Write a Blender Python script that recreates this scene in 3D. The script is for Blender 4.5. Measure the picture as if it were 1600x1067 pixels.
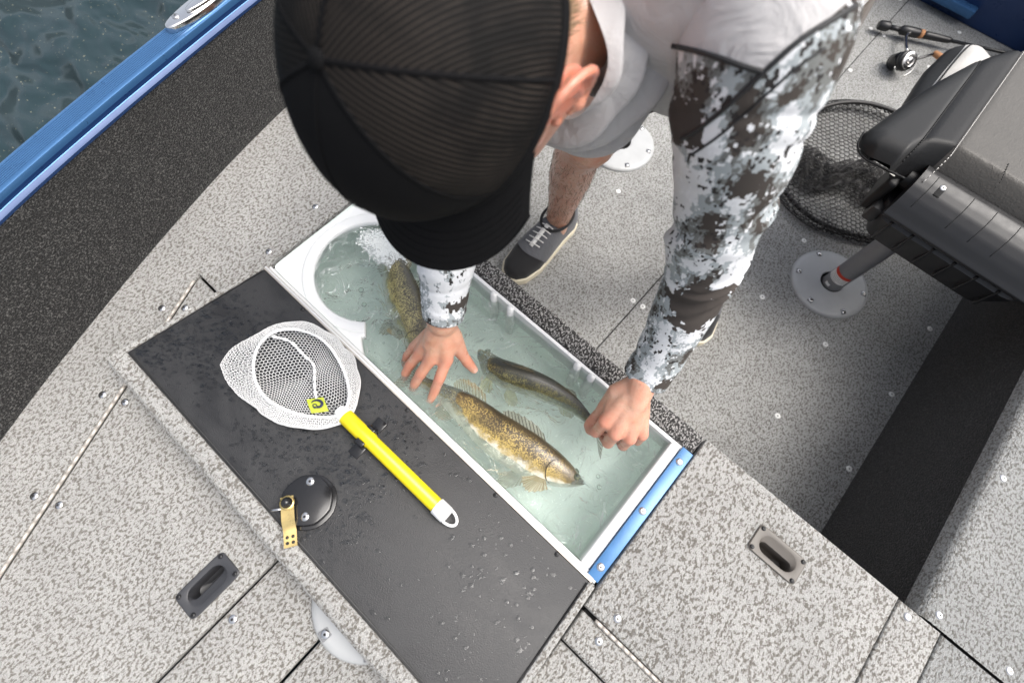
import bpy, bmesh, math, random
import numpy as np
from mathutils import Vector, Matrix
from mathutils.bvhtree import BVHTree

for _o in list(bpy.data.objects):
    bpy.data.objects.remove(_o, do_unlink=True)
SC = bpy.context.scene
COL = SC.collection

# ------------------------------------------------------------------ camera
# world: x along the livewell, y across it towards the cockpit, z up, deck carpet at z = 0
cam_d = bpy.data.cameras.new('camera')
cam = bpy.data.objects.new('camera', cam_d)
COL.objects.link(cam)
RGT = Vector((0.74154, 0.66990, 0.03671))
DWN = Vector((0.63764, -0.68669, -0.34910))
FWD = Vector((-0.20865, 0.28228, -0.93637))
_m = Matrix((RGT, -DWN, -FWD)).transposed().to_4x4()
_m.translation = Vector((0.6196, -0.0374, 0.80))
cam.matrix_world = _m
cam_d.sensor_width = 36.0
cam_d.lens = 16.474
cam_d.clip_start = 0.02
cam_d.clip_end = 5000
cam_d.dof.use_dof = True
cam_d.dof.focus_distance = 0.84
cam_d.dof.aperture_fstop = 3.4
SC.camera = cam

# ------------------------------------------------------------------ sky, sun, exposure
SUN_AZ = math.radians(38.0)      # from +x towards +y
SUN_EL = math.radians(60.0)
world = bpy.data.worlds.new('World')
SC.world = world
world.use_nodes = True
_wn = world.node_tree
_bg = _wn.nodes['Background']
_sky = _wn.nodes.new('ShaderNodeTexSky')
_sky.sky_type = 'NISHITA'
_sky.sun_disc = False
_sky.sun_elevation = SUN_EL
_sky.sun_rotation = math.radians(90) - SUN_AZ
_sky.air_density = 1.0
_sky.dust_density = 6.0
_sky.ozone_density = 1.0
_hs = _wn.nodes.new('ShaderNodeHueSaturation')
_hs.inputs['Saturation'].default_value = 0.42
_wn.links.new(_sky.outputs[0], _hs.inputs['Color'])
_wn.links.new(_hs.outputs[0], _bg.inputs['Color'])
_bg.inputs['Strength'].default_value = 0.15

sun_d = bpy.data.lights.new('sun', 'SUN')
sun = bpy.data.objects.new('sun', sun_d)
COL.objects.link(sun)
sun_d.energy = 1.15
sun_d.angle = math.radians(42)
sun_d.color = (1.0, 0.965, 0.92)
_sv = Vector((math.cos(SUN_EL) * math.cos(SUN_AZ), math.cos(SUN_EL) * math.sin(SUN_AZ), math.sin(SUN_EL)))
sun.rotation_euler = _sv.to_track_quat('Z', 'Y').to_euler()
sun.location = (3, 3, 5)

SC.view_settings.view_transform = 'Standard'
SC.view_settings.look = 'None'
SC.view_settings.gamma = 1.0
SC.view_settings.use_curve_mapping = False
SC.view_settings.exposure = 0.95
SC.render.engine = 'CYCLES'
SC.cycles.use_denoising = True
SC.cycles.max_bounces = 10
SC.cycles.transparent_max_bounces = 16
SC.cycles.transmission_bounces = 8
SC.cycles.sample_clamp_indirect = 8.0

# ------------------------------------------------------------------ material helpers
def nd(nt, kind, **kw):
    n = nt.nodes.new(kind)
    for k, v in kw.items():
        key = k.replace('_', ' ')
        if key in n.inputs:
            s = n.inputs[key]
            if isinstance(v, bpy.types.NodeSocket):
                nt.links.new(v, s)
            else:
                s.default_value = v
        elif hasattr(n, k):
            setattr(n, k, v)
    return n

def inp(nt, node, idx, v):
    if isinstance(v, bpy.types.NodeSocket):
        nt.links.new(v, node.inputs[idx])
    else:
        node.inputs[idx].default_value = v

def math_n(nt, op, a, b=0.0, clamp=False):
    n = nt.nodes.new('ShaderNodeMath')
    n.operation = op
    n.use_clamp = clamp
    inp(nt, n, 0, a)
    inp(nt, n, 1, b)
    return n.outputs[0]

def mixc(nt, fac, a, b):
    n = nt.nodes.new('ShaderNodeMix')
    n.data_type = 'RGBA'
    inp(nt, n, 0, fac)
    for i, v in ((6, a), (7, b)):
        if isinstance(v, bpy.types.NodeSocket):
            nt.links.new(v, n.inputs[i])
        else:
            n.inputs[i].default_value = (*v, 1)
    return n.outputs[2]

def ramp(nt, fac, stops, interp='LINEAR'):
    n = nt.nodes.new('ShaderNodeValToRGB')
    n.color_ramp.interpolation = interp
    el = n.color_ramp.elements
    while len(el) < len(stops):
        el.new(0.5)
    for e, (p, c) in zip(el, stops):
        e.position = p
        e.color = (*c, 1) if len(c) == 3 else c
    nt.links.new(fac, n.inputs[0])
    return n.outputs[0]

def new_mat(name, color=(0.5, 0.5, 0.5), rough=0.6, metal=0.0, spec=0.5):
    m = bpy.data.materials.new(name)
    m.use_nodes = True
    nt = m.node_tree
    b = nt.nodes['Principled BSDF']
    b.inputs['Base Color'].default_value = (*color, 1)
    b.inputs['Roughness'].default_value = rough
    b.inputs['Metallic'].default_value = metal
    b.inputs['Specular IOR Level'].default_value = spec
    return m, nt, b

def objco(nt, scale=(1, 1, 1), rot=(0, 0, 0)):
    t = nt.nodes.new('ShaderNodeTexCoord')
    mp = nt.nodes.new('ShaderNodeMapping')
    mp.inputs['Scale'].default_value = scale
    mp.inputs['Rotation'].default_value = rot
    nt.links.new(t.outputs['Object'], mp.inputs['Vector'])
    return mp.outputs[0]

def uvco(nt, scale=(1, 1, 1)):
    t = nt.nodes.new('ShaderNodeTexCoord')
    mp = nt.nodes.new('ShaderNodeMapping')
    mp.inputs['Scale'].default_value = scale
    nt.links.new(t.outputs['UV'], mp.inputs['Vector'])
    return mp.outputs[0]

def noise(nt, vec, scale, detail=2.0, rough=0.5, dist=0.0):
    n = nd(nt, 'ShaderNodeTexNoise', Vector=vec, Scale=scale, Detail=detail, Roughness=rough, Distortion=dist)
    return n.outputs['Fac']

def bump(nt, b, height, strength=0.5, dist=0.001):
    n = nd(nt, 'ShaderNodeBump', Strength=strength, Distance=dist, Height=height)
    nt.links.new(n.outputs[0], b.inputs['Normal'])
    return n

def plain(name, color, rough=0.5, metal=0.0, spec=0.5, var=0.06, scale=60.0, bmp=0.0, bscale=400.0, bdist=0.0004):
    """paint / plastic / metal with slight value wear and fine relief"""
    m, nt, b = new_mat(name, color, rough, metal, spec)
    v = objco(nt)
    f = noise(nt, v, scale, 4.0)
    c = mixc(nt, f, tuple(x * (1 - var * 2) for x in color), tuple(min(1, x * (1 + var * 2)) for x in color))
    nt.links.new(c, b.inputs['Base Color'])
    r = math_n(nt, 'MULTIPLY_ADD', f, 0.2)
    r.node.inputs[2].default_value = max(0.02, rough - 0.1)
    nt.links.new(r, b.inputs['Roughness'])
    if bmp > 0:
        bump(nt, b, noise(nt, v, bscale, 2.0), bmp, bdist)
    return m

# --- carpets
def carpet(name, light, fleck, lo=0.42, hi=0.51, scale=262.0, wet=0.0, bstr=0.9):
    m, nt, b = new_mat(name, light, 0.95, 0, 0.25)
    v = objco(nt, (1.0, 0.62, 1.0), (0, 0, math.radians(18)))
    v2 = objco(nt)
    f = noise(nt, v, scale, 2.5, 0.62, 0.35)
    k = ramp(nt, f, [(lo, (0, 0, 0)), (hi, (1, 1, 1))])
    fib = noise(nt, v2, 780, 2.5, 0.75)
    big = noise(nt, v2, 7, 5.0, 0.65, 0.4)
    c = mixc(nt, k, fleck, light)
    dk = math_n(nt, 'MULTIPLY_ADD', fib, 2.2)
    dk.node.inputs[2].default_value = -0.10
    bg = math_n(nt, 'MULTIPLY_ADD', big, 0.55)
    bg.node.inputs[2].default_value = 0.73
    mul = math_n(nt, 'MULTIPLY', dk, bg)
    cc = nd(nt, 'ShaderNodeVectorMath', operation='SCALE')
    nt.links.new(c, cc.inputs[0])
    nt.links.new(mul, cc.inputs['Scale'])
    nt.links.new(cc.outputs[0], b.inputs['Base Color'])
    loops = nd(nt, 'ShaderNodeTexVoronoi', Vector=v, Scale=430.0)
    h = math_n(nt, 'ADD', math_n(nt, 'MULTIPLY', loops.outputs['Distance'], -0.9), math_n(nt, 'MULTIPLY', fib, 0.8))
    bump(nt, b, h, bstr, 0.0022)
    b.inputs['Sheen Weight'].default_value = 0.15
    return m

M = {}
M['carpet'] = carpet('grey_carpet', (0.34, 0.337, 0.322), (0.140, 0.129, 0.114))
M['carpet_floor'] = carpet('floor_carpet', (0.335, 0.338, 0.328), (0.140, 0.134, 0.123))
M['carpet_side'] = carpet('side_deck_carpet', (0.27, 0.275, 0.268), (0.125, 0.12, 0.11))
M['carpet_dark'] = carpet('charcoal_carpet', (0.122, 0.119, 0.113), (0.0058, 0.0055, 0.0052), 0.50, 0.72, 480.0)
M['carpet_pepper'] = carpet('black_white_carpet', (0.30, 0.29, 0.28), (0.018, 0.017, 0.016), 0.50, 0.57, 330.0)
M['gap'] = plain('dark_gap', (0.012, 0.012, 0.012), 0.9)

M['white_plastic'] = plain('white_plastic', (0.66, 0.665, 0.66), 0.35, var=0.03, scale=18, bmp=0.12, bscale=160, bdist=0.0006)
M['liner'] = plain('white_liner', (0.85, 0.93, 0.885), 0.4, var=0.03, scale=14)
M['steel'] = plain('stainless_steel', (0.62, 0.61, 0.60), 0.22, 1.0, var=0.08, scale=90)
M['chrome'] = plain('polished_steel', (0.75, 0.74, 0.73), 0.08, 1.0, var=0.04, scale=60)
M['hinge'] = plain('hinge_metal', (0.52, 0.48, 0.43), 0.5, 0.5, var=0.12, scale=200, bmp=0.2)
M['blue_alu'] = plain('blue_rail', (0.050, 0.140, 0.30), 0.30, 0.45, var=0.05, scale=30)
M['blue_mid'] = plain('navy_rail', (0.010, 0.032, 0.10), 0.35, 0.3, var=0.05, scale=30)
M['blue_dark'] = plain('deep_blue_paint', (0.012, 0.035, 0.11), 0.3, 0.2, var=0.06, scale=20)
M['blue_paint'] = plain('blue_trim_paint', (0.050, 0.155, 0.33), 0.3, 0.15, var=0.08, scale=30, bmp=0.25, bscale=70, bdist=0.0008)
M['black_plastic'] = plain('black_plastic', (0.010, 0.010, 0.011), 0.42, var=0.08, bmp=0.15, bscale=900, bdist=0.0002)
M['black_gloss'] = plain('black_gloss_plastic', (0.012, 0.012, 0.013), 0.16, var=0.05)
M['grey_handle'] = plain('faded_grey_plastic', (0.095, 0.084, 0.072), 0.5, var=0.06, bmp=0.15, bscale=900, bdist=0.0002)
M['charcoal_handle'] = plain('charcoal_plastic', (0.035, 0.036, 0.040), 0.48, var=0.06, bmp=0.15, bscale=900, bdist=0.0002)
M['brass'] = plain('zinc_yellow_steel', (0.62, 0.47, 0.20), 0.28, 0.95, var=0.1, scale=80)
M['yellow'] = plain('yellow_handle_plastic', (0.66, 0.545, 0.010), 0.32, var=0.05, scale=55, bmp=0.06, bscale=300)
M['white_part'] = plain('white_nylon', (0.80, 0.80, 0.79), 0.45, var=0.03)
M['net_white'] = plain('white_cord', (0.82, 0.82, 0.81), 0.8, var=0.03)
M['net_black'] = plain('black_cord', (0.013, 0.012, 0.012), 0.55, var=0.1)
M['tag_green'] = plain('lime_tag', (0.42, 0.47, 0.035), 0.5)
M['tag_ink'] = plain('navy_ink', (0.012, 0.016, 0.05), 0.5)
M['base_grey'] = plain('grey_cast_plate', (0.37, 0.378, 0.38), 0.42, var=0.07, scale=24, bmp=0.12, bscale=120, bdist=0.0004)
M['pole_grey'] = plain('grey_pole_paint', (0.20, 0.203, 0.208), 0.42, 0.2, var=0.05)
M['label_red'] = plain('red_print', (0.5, 0.035, 0.012), 0.45)
M['label_white'] = plain('white_print', (0.72, 0.72, 0.70), 0.45)
M['cork'] = plain('cork', (0.40, 0.19, 0.085), 0.7, var=0.2, scale=300)
M['rod_black'] = plain('rod_blank', (0.012, 0.012, 0.012), 0.3)
M['line_white'] = plain('bail_wire', (0.7, 0.7, 0.68), 0.25, 0.6)

def vinyl(name, col, rough=0.42, wr=0.5, scale=190.0):
    m, nt, b = new_mat(name, col, rough, 0, 0.28)
    v = objco(nt)
    f = noise(nt, v, 35, 4)
    nt.links.new(mixc(nt, f, tuple(x * 0.88 for x in col), tuple(x * 1.1 for x in col)), b.inputs['Base Color'])
    vo = nd(nt, 'ShaderNodeTexVoronoi', Vector=v, Scale=scale)
    vo.feature = 'DISTANCE_TO_EDGE'
    wrk = nd(nt, 'ShaderNodeTexNoise', Vector=objco(nt, (1, 0.55, 1), (0, 0, 0.5)), Scale=85.0, Detail=3.0, Distortion=1.2)
    h = math_n(nt, 'ADD', math_n(nt, 'MULTIPLY', vo.outputs['Distance'], 0.5), math_n(nt, 'MULTIPLY', wrk.outputs['Fac'], 1.1))
    bump(nt, b, h, wr, 0.0016)
    return m
M['vinyl_grey'] = vinyl('grey_vinyl', (0.078, 0.073, 0.066), 0.45, 0.5)
M['vinyl_char'] = vinyl('charcoal_vinyl', (0.021, 0.021, 0.021), 0.5, 0.18)
M['vinyl_black'] = vinyl('black_vinyl', (0.0055, 0.0055, 0.006), 0.5, 0.25, 500)
M['vinyl_silver'] = vinyl('silver_vinyl', (0.42, 0.41, 0.39), 0.4, 0.35)
M['thread'] = plain('pale_thread', (0.55, 0.53, 0.50), 0.8)

# --- lid liner: pebbled charcoal plastic, wet in streaks
m, nt, b = new_mat('wet_charcoal_plastic', (0.03, 0.03, 0.031), 0.5)
v = objco(nt)
wetm = noise(nt, objco(nt, (1.0, 1.6, 1)), 9.0, 4.0, 0.6, 0.6)
k = ramp(nt, wetm, [(0.42, (0, 0, 0)), (0.60, (1, 1, 1))])
fine = noise(nt, v, 620, 2.0)
nt.links.new(mixc(nt, math_n(nt, 'MULTIPLY', fine, k), (0.015, 0.015, 0.016), (0.038, 0.038, 0.039)), b.inputs['Base Color'])
rr = math_n(nt, 'MULTIPLY_ADD', k, 0.10)
rr.node.inputs[2].default_value = 0.48
nt.links.new(rr, b.inputs['Roughness'])
bump(nt, b, fine, 0.6, 0.0010)
M['lid_liner'] = m

# --- clear water
def water_mat(name, tint, bsc, bst, bd):
    m = bpy.data.materials.new(name)
    m.use_nodes = True
    nt = m.node_tree
    nt.nodes.remove(nt.nodes['Principled BSDF'])
    out = nt.nodes['Material Output']
    v = objco(nt)
    n1 = noise(nt, v, bsc, 3.0, 0.55, 0.8)
    bp = nd(nt, 'ShaderNodeBump', Strength=bst, Distance=bd, Height=n1)
    fr = nd(nt, 'ShaderNodeFresnel', IOR=1.33, Normal=bp.outputs[0])
    tr = nd(nt, 'ShaderNodeBsdfTransparent', Color=(*tint, 1))
    rf = nd(nt, 'ShaderNodeBsdfRefraction', Color=(*tint, 1), Roughness=0.0, IOR=1.2, Normal=bp.outputs[0])
    gl = nd(nt, 'ShaderNodeBsdfGlossy', Color=(1, 1, 1, 1), Roughness=0.02, Normal=bp.outputs[0])
    m0 = nt.nodes.new('ShaderNodeMixShader')
    m0.inputs[0].default_value = 0.10
    nt.links.new(tr.outputs[0], m0.inputs[1])
    nt.links.new(rf.outputs[0], m0.inputs[2])
    m1 = nt.nodes.new('ShaderNodeMixShader')
    nt.links.new(fr.outputs[0], m1.inputs[0])
    nt.links.new(m0.outputs[0], m1.inputs[1])
    nt.links.new(gl.outputs[0], m1.inputs[2])
    df = nd(nt, 'ShaderNodeBsdfDiffuse', Color=(0.66, 0.80, 0.73, 1))
    m2 = nt.nodes.new('ShaderNodeMixShader')
    m2.inputs[0].default_value = 0.085                # pale veil for milky water, also mixed in to brighten it
    nt.links.new(m1.outputs[0], m2.inputs[1])
    nt.links.new(df.outputs[0], m2.inputs[2])
    nt.links.new(m2.outputs[0], out.inputs['Surface'])
    return m
M['well_water'] = water_mat('livewell_water', (0.95, 0.995, 0.98), 26.0, 1.0, 0.085)
def film(name, tint):
    m = bpy.data.materials.new(name)
    m.use_nodes = True
    nt = m.node_tree
    nt.nodes.remove(nt.nodes['Principled BSDF'])
    fr = nd(nt, 'ShaderNodeFresnel', IOR=1.33)
    tr = nd(nt, 'ShaderNodeBsdfTransparent', Color=(*tint, 1))
    gl = nd(nt, 'ShaderNodeBsdfGlossy', Roughness=0.03)
    mx = nt.nodes.new('ShaderNodeMixShader')
    nt.links.new(fr.outputs[0], mx.inputs[0])
    nt.links.new(tr.outputs[0], mx.inputs[1])
    nt.links.new(gl.outputs[0], mx.inputs[2])
    nt.links.new(mx.outputs[0], nt.nodes['Material Output'].inputs['Surface'])
    return m
M['drop'] = film('water_drop', (0.86, 0.87, 0.88))
M['bubble'] = film('water_bubble', (0.96, 0.98, 0.97))
m, nt, b = new_mat('foam', (0.90, 0.92, 0.90), 0.35)
b.inputs['Transmission Weight'].default_value = 0.0
b.inputs['IOR'].default_value = 1.2
M['foam'] = m

m, nt, b = new_mat('froth', (0.90, 0.92, 0.90), 0.5)
fv = objco(nt)
fn1 = noise(nt, fv, 210, 4, 0.7, 0.5)
fn2 = noise(nt, fv, 48, 3, 0.6, 0.6)
dv = nd(nt, 'ShaderNodeVectorMath', operation='DISTANCE')
mp_ = nd(nt, 'ShaderNodeMapping', Vector=fv)
mp_.inputs['Location'].default_value = (-0.118, -0.190, 0)
nt.links.new(mp_.outputs[0], dv.inputs[0])
fall = math_n(nt, 'SUBTRACT', 1.0, math_n(nt, 'MULTIPLY', dv.outputs['Value'], 14.0), True)
fa = math_n(nt, 'ADD', math_n(nt, 'MULTIPLY', fn1, 0.55), math_n(nt, 'ADD', math_n(nt, 'MULTIPLY', fn2, 0.7), math_n(nt, 'MULTIPLY', fall, 0.6)))
nt.links.new(ramp(nt, fa, [(0.80, (0, 0, 0)), (1.0, (0.92, 0.92, 0.92))]), b.inputs['Alpha'])
bump(nt, b, fn1, 1.0, 0.004)
M['froth'] = m
m, nt, b = new_mat('lake_water', (0.012, 0.022, 0.020), 0.24)
v = objco(nt, (1.0, 2.0, 1.0), (0, 0, math.radians(-52)))
h1 = noise(nt, v, 2.4, 1.5, 0.5, 0.25)
h2 = noise(nt, v, 5.5, 1.0, 0.5, 0.5)
sp = noise(nt, objco(nt), 140.0, 0.0)
sparkle_dots = ramp(nt, sp, [(0.80, (0, 0, 0)), (0.83, (1, 1, 1))])  # sparkle of the ripples painted into the lake colour as pale specks
nt.links.new(mixc(nt, sparkle_dots, (0.016, 0.031, 0.036), (0.30, 0.28, 0.19)), b.inputs['Base Color'])
hh = math_n(nt, 'ADD', h1, math_n(nt, 'MULTIPLY', h2, 0.25))
bump(nt, b, hh, 1.0, 0.16)
b.inputs['IOR'].default_value = 1.33
M['lake'] = m

# --- skin, hair, cloth
m, nt, b = new_mat('skin', (0.50, 0.25, 0.165), 0.42)
v = objco(nt)
f1 = noise(nt, v, 48, 5, 0.65)
f2 = noise(nt, v, 420, 2)
c = mixc(nt, ramp(nt, f1, [(0.35, (0, 0, 0)), (0.70, (1, 1, 1))]), (0.58, 0.345, 0.245), (0.56, 0.255, 0.165))
red = nd(nt, 'ShaderNodeAttribute')
red.attribute_name = 'flush'
c = mixc(nt, red.outputs['Fac'], c, (0.56, 0.16, 0.10))
nt.links.new(c, b.inputs['Base Color'])
b.inputs['Coat Weight'].default_value = 0.22
b.inputs['Coat Roughness'].default_value = 0.2
b.inputs['Subsurface Weight'].default_value = 0.25
b.inputs['Subsurface Radius'].default_value = (0.012, 0.004, 0.002)
b.inputs['Subsurface Scale'].default_value = 0.6
vo = nd(nt, 'ShaderNodeTexVoronoi', Vector=v, Scale=700.0)
cw = nd(nt, 'ShaderNodeAttribute')
cw.attribute_name = 'crease_weight'
cp = nd(nt, 'ShaderNodeAttribute')
cp.attribute_name = 'crease_phase'
cr_ = math_n(nt, 'SINE', math_n(nt, 'ADD', math_n(nt, 'MULTIPLY', cp.outputs['Fac'], 2 * math.pi / 0.0031), math_n(nt, 'MULTIPLY', f2, 2.5)))
cr_ = math_n(nt, 'MULTIPLY', math_n(nt, 'MULTIPLY', cr_, cw.outputs['Fac']), 1.3)
wr_ = noise(nt, objco(nt, (1, 1.0, 0.6)), 130, 4, 0.6, 0.6)
bump(nt, b, math_n(nt, 'ADD', math_n(nt, 'ADD', math_n(nt, 'MULTIPLY', vo.outputs['Distance'], 0.6), math_n(nt, 'MULTIPLY', wr_, 1.6)), cr_), 0.45, 0.0010)
sc_ = nd(nt, 'ShaderNodeAttribute')
sc_.attribute_name = 'scalp'
nt.links.new(mixc(nt, sc_.outputs['Fac'], c, (0.17, 0.10, 0.05)), b.inputs['Base Color'])
rg = math_n(nt, 'MULTIPLY_ADD', f1, 0.30)
rg.node.inputs[2].default_value = 0.16
nt.links.new(rg, b.inputs['Roughness'])
M['skin'] = m
M['hair'] = plain('sandy_hair', (0.24, 0.15, 0.075), 0.5, var=0.25, scale=300)
M['leg_hair'] = plain('brown_leg_hair', (0.09, 0.05, 0.03), 0.6)
M['eye'] = plain('eye_white', (0.7, 0.68, 0.65), 0.2)
M['iris'] = plain('iris', (0.05, 0.06, 0.05), 0.15)
M['glasses'] = plain('sunglass_frame', (0.35, 0.30, 0.20), 0.25)
M['lens'] = plain('sunglass_lens', (0.01, 0.012, 0.012), 0.08)

def cloth(name, col, wr=0.4, wscale=22.0, var=0.06, sheen=0.2):
    m, nt, b = new_mat(name, col, 0.85, 0, 0.3)
    v = objco(nt)
    f = noise(nt, v, 12, 3)
    nt.links.new(mixc(nt, f, tuple(x * (1 - var) for x in col), tuple(min(1, x * (1 + var)) for x in col)), b.inputs['Base Color'])
    h = math_n(nt, 'ADD', noise(nt, v, wscale, 3, 0.5, 1.0), math_n(nt, 'MULTIPLY', noise(nt, v, 1500, 1), 0.06))
    bump(nt, b, h, wr, 0.012)
    b.inputs['Sheen Weight'].default_value = sheen
    return m
M['shirt_grey'] = cloth('grey_jersey', (0.48, 0.465, 0.462), 0.8)
M['shorts'] = cloth('brown_shorts', (0.075, 0.058, 0.045), 0.4)
M['piping'] = plain('black_piping', (0.012, 0.012, 0.013), 0.6)
M['shoe_black'] = cloth('black_canvas', (0.017, 0.017, 0.018), 0.1, 300)
M['shoe_grey'] = cloth('grey_suede', (0.10, 0.102, 0.11), 0.2, 120, 0.2)
M['sole'] = plain('cream_rubber', (0.66, 0.60, 0.46), 0.6)
M['lace'] = plain('white_lace', (0.75, 0.74, 0.71), 0.8)
M['cap_black'] = cloth('black_twill', (0.0055, 0.0055, 0.006), 0.05, 60, sheen=0.0)
M['cap_black'].node_tree.nodes['Principled BSDF'].inputs['Specular IOR Level'].default_value = 0.1

# digital camouflage: blocky patches of white, greys and brown
m, nt, b = new_mat('digital_camo', (0.5, 0.5, 0.5), 0.85, 0, 0.3)
v = objco(nt, (1.0, 1.0, 0.8), (0.3, 0.2, 0.4))
def pixelated(vec, sc):
    vo = nd(nt, 'ShaderNodeTexVoronoi', Vector=vec, Scale=sc, Randomness=0.75)
    vo.distance = 'CHEBYCHEV'
    return vo.outputs['Position']
p1 = pixelated(v, 215.0)
wob = nd(nt, 'ShaderNodeTexNoise', Vector=v, Scale=60.0, Detail=2.0)
big = noise(nt, p1, 20.0, 2.0, 0.5, 0.5)
med = noise(nt, p1, 62.0, 2.0, 0.6, 0.2)
sml = noise(nt, pixelated(v, 370.0), 140.0, 2.0, 0.6)
t1 = math_n(nt, 'ADD', math_n(nt, 'MULTIPLY', big, 0.68), math_n(nt, 'ADD', math_n(nt, 'MULTIPLY', med, 0.20), math_n(nt, 'MULTIPLY', sml, 0.14)))
c1 = ramp(nt, t1, [(0.0, (0.055, 0.046, 0.040)), (0.447, (0.15, 0.155, 0.15)), (0.487, (0.32, 0.35, 0.36)), (0.540, (0.63, 0.64, 0.655))], 'CONSTANT')
fl = math_n(nt, 'MULTIPLY', math_n(nt, 'GREATER_THAN', sml, 0.59), math_n(nt, 'GREATER_THAN', noise(nt, v, 30.0, 1.0), 0.50))
c2 = mixc(nt, fl, c1, (0.68, 0.69, 0.705))
fd = math_n(nt, 'MULTIPLY', math_n(nt, 'LESS_THAN', sml, 0.41), math_n(nt, 'GREATER_THAN', noise(nt, v, 24.0, 1.0, 0.5, 0.5), 0.50))
c3 = mixc(nt, fd, c2, (0.028, 0.025, 0.024))
oc = nd(nt, 'ShaderNodeTexCoord').outputs['Object']
def brown_zone(col_, ctr, rad):
    dv = nd(nt, 'ShaderNodeVectorMath', operation='DISTANCE')
    nt.links.new(oc, dv.inputs[0])
    dv.inputs[1].default_value = ctr
    q = math_n(nt, 'ADD', dv.outputs['Value'], math_n(nt, 'MULTIPLY', math_n(nt, 'SUBTRACT', med, 0.5), 0.06))
    return mixc(nt, math_n(nt, 'LESS_THAN', q, rad), col_, (0.052, 0.044, 0.039))
c3 = brown_zone(c3, (0.645, 0.320, 0.270), 0.042)
c3 = brown_zone(c3, (0.375, 0.148, 0.160), 0.017)
c3 = brown_zone(c3, (0.520, 0.320, 0.480), 0.024)
c3 = brown_zone(c3, (0.600, 0.325, 0.455), 0.018)
nt.links.new(c3, b.inputs['Base Color'])
bump(nt, b, math_n(nt, 'ADD', noise(nt, objco(nt), 40, 3, 0.5, 0.8), math_n(nt, 'MULTIPLY', noise(nt, objco(nt), 1500, 1), 0.1)), 0.25, 0.006)
M['camo'] = m

# trucker mesh: rows of open knit, hair and lining show between the rows
m, nt, b = new_mat('cap_mesh', (0.02, 0.02, 0.02), 0.7, 0, 0.12)
uv = nd(nt, 'ShaderNodeTexCoord').outputs['UV']
sep = nd(nt, 'ShaderNodeSeparateXYZ', Vector=uv)
wv = noise(nt, objco(nt), 34.0, 2.0)
row = math_n(nt, 'SINE', math_n(nt, 'MULTIPLY', math_n(nt, 'ADD', sep.outputs[0], math_n(nt, 'MULTIPLY', wv, 0.0012)), 2 * math.pi / 0.0034))
colw = math_n(nt, 'SINE', math_n(nt, 'MULTIPLY', sep.outputs[1], 2 * math.pi * 75))
rowr = ramp(nt, row, [(0.1, (0, 0, 0)), (0.9, (1, 1, 1))])
under = noise(nt, objco(nt), 16.0, 3.0, 0.55, 0.6)
open_c = mixc(nt, ramp(nt, under, [(0.40, (0, 0, 0)), (0.62, (1, 1, 1))]), (0.009, 0.008, 0.0075), (0.042, 0.034, 0.028))
nt.links.new(mixc(nt, math_n(nt, 'MULTIPLY', rowr, 0.8), (0.0045, 0.0042, 0.004), open_c), b.inputs['Base Color'])
hh = math_n(nt, 'ADD', math_n(nt, 'MULTIPLY', row, -0.6), math_n(nt, 'MULTIPLY', colw, 0.25))
bump(nt, b, hh, 0.35, 0.0010)
M['cap_mesh'] = m

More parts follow.
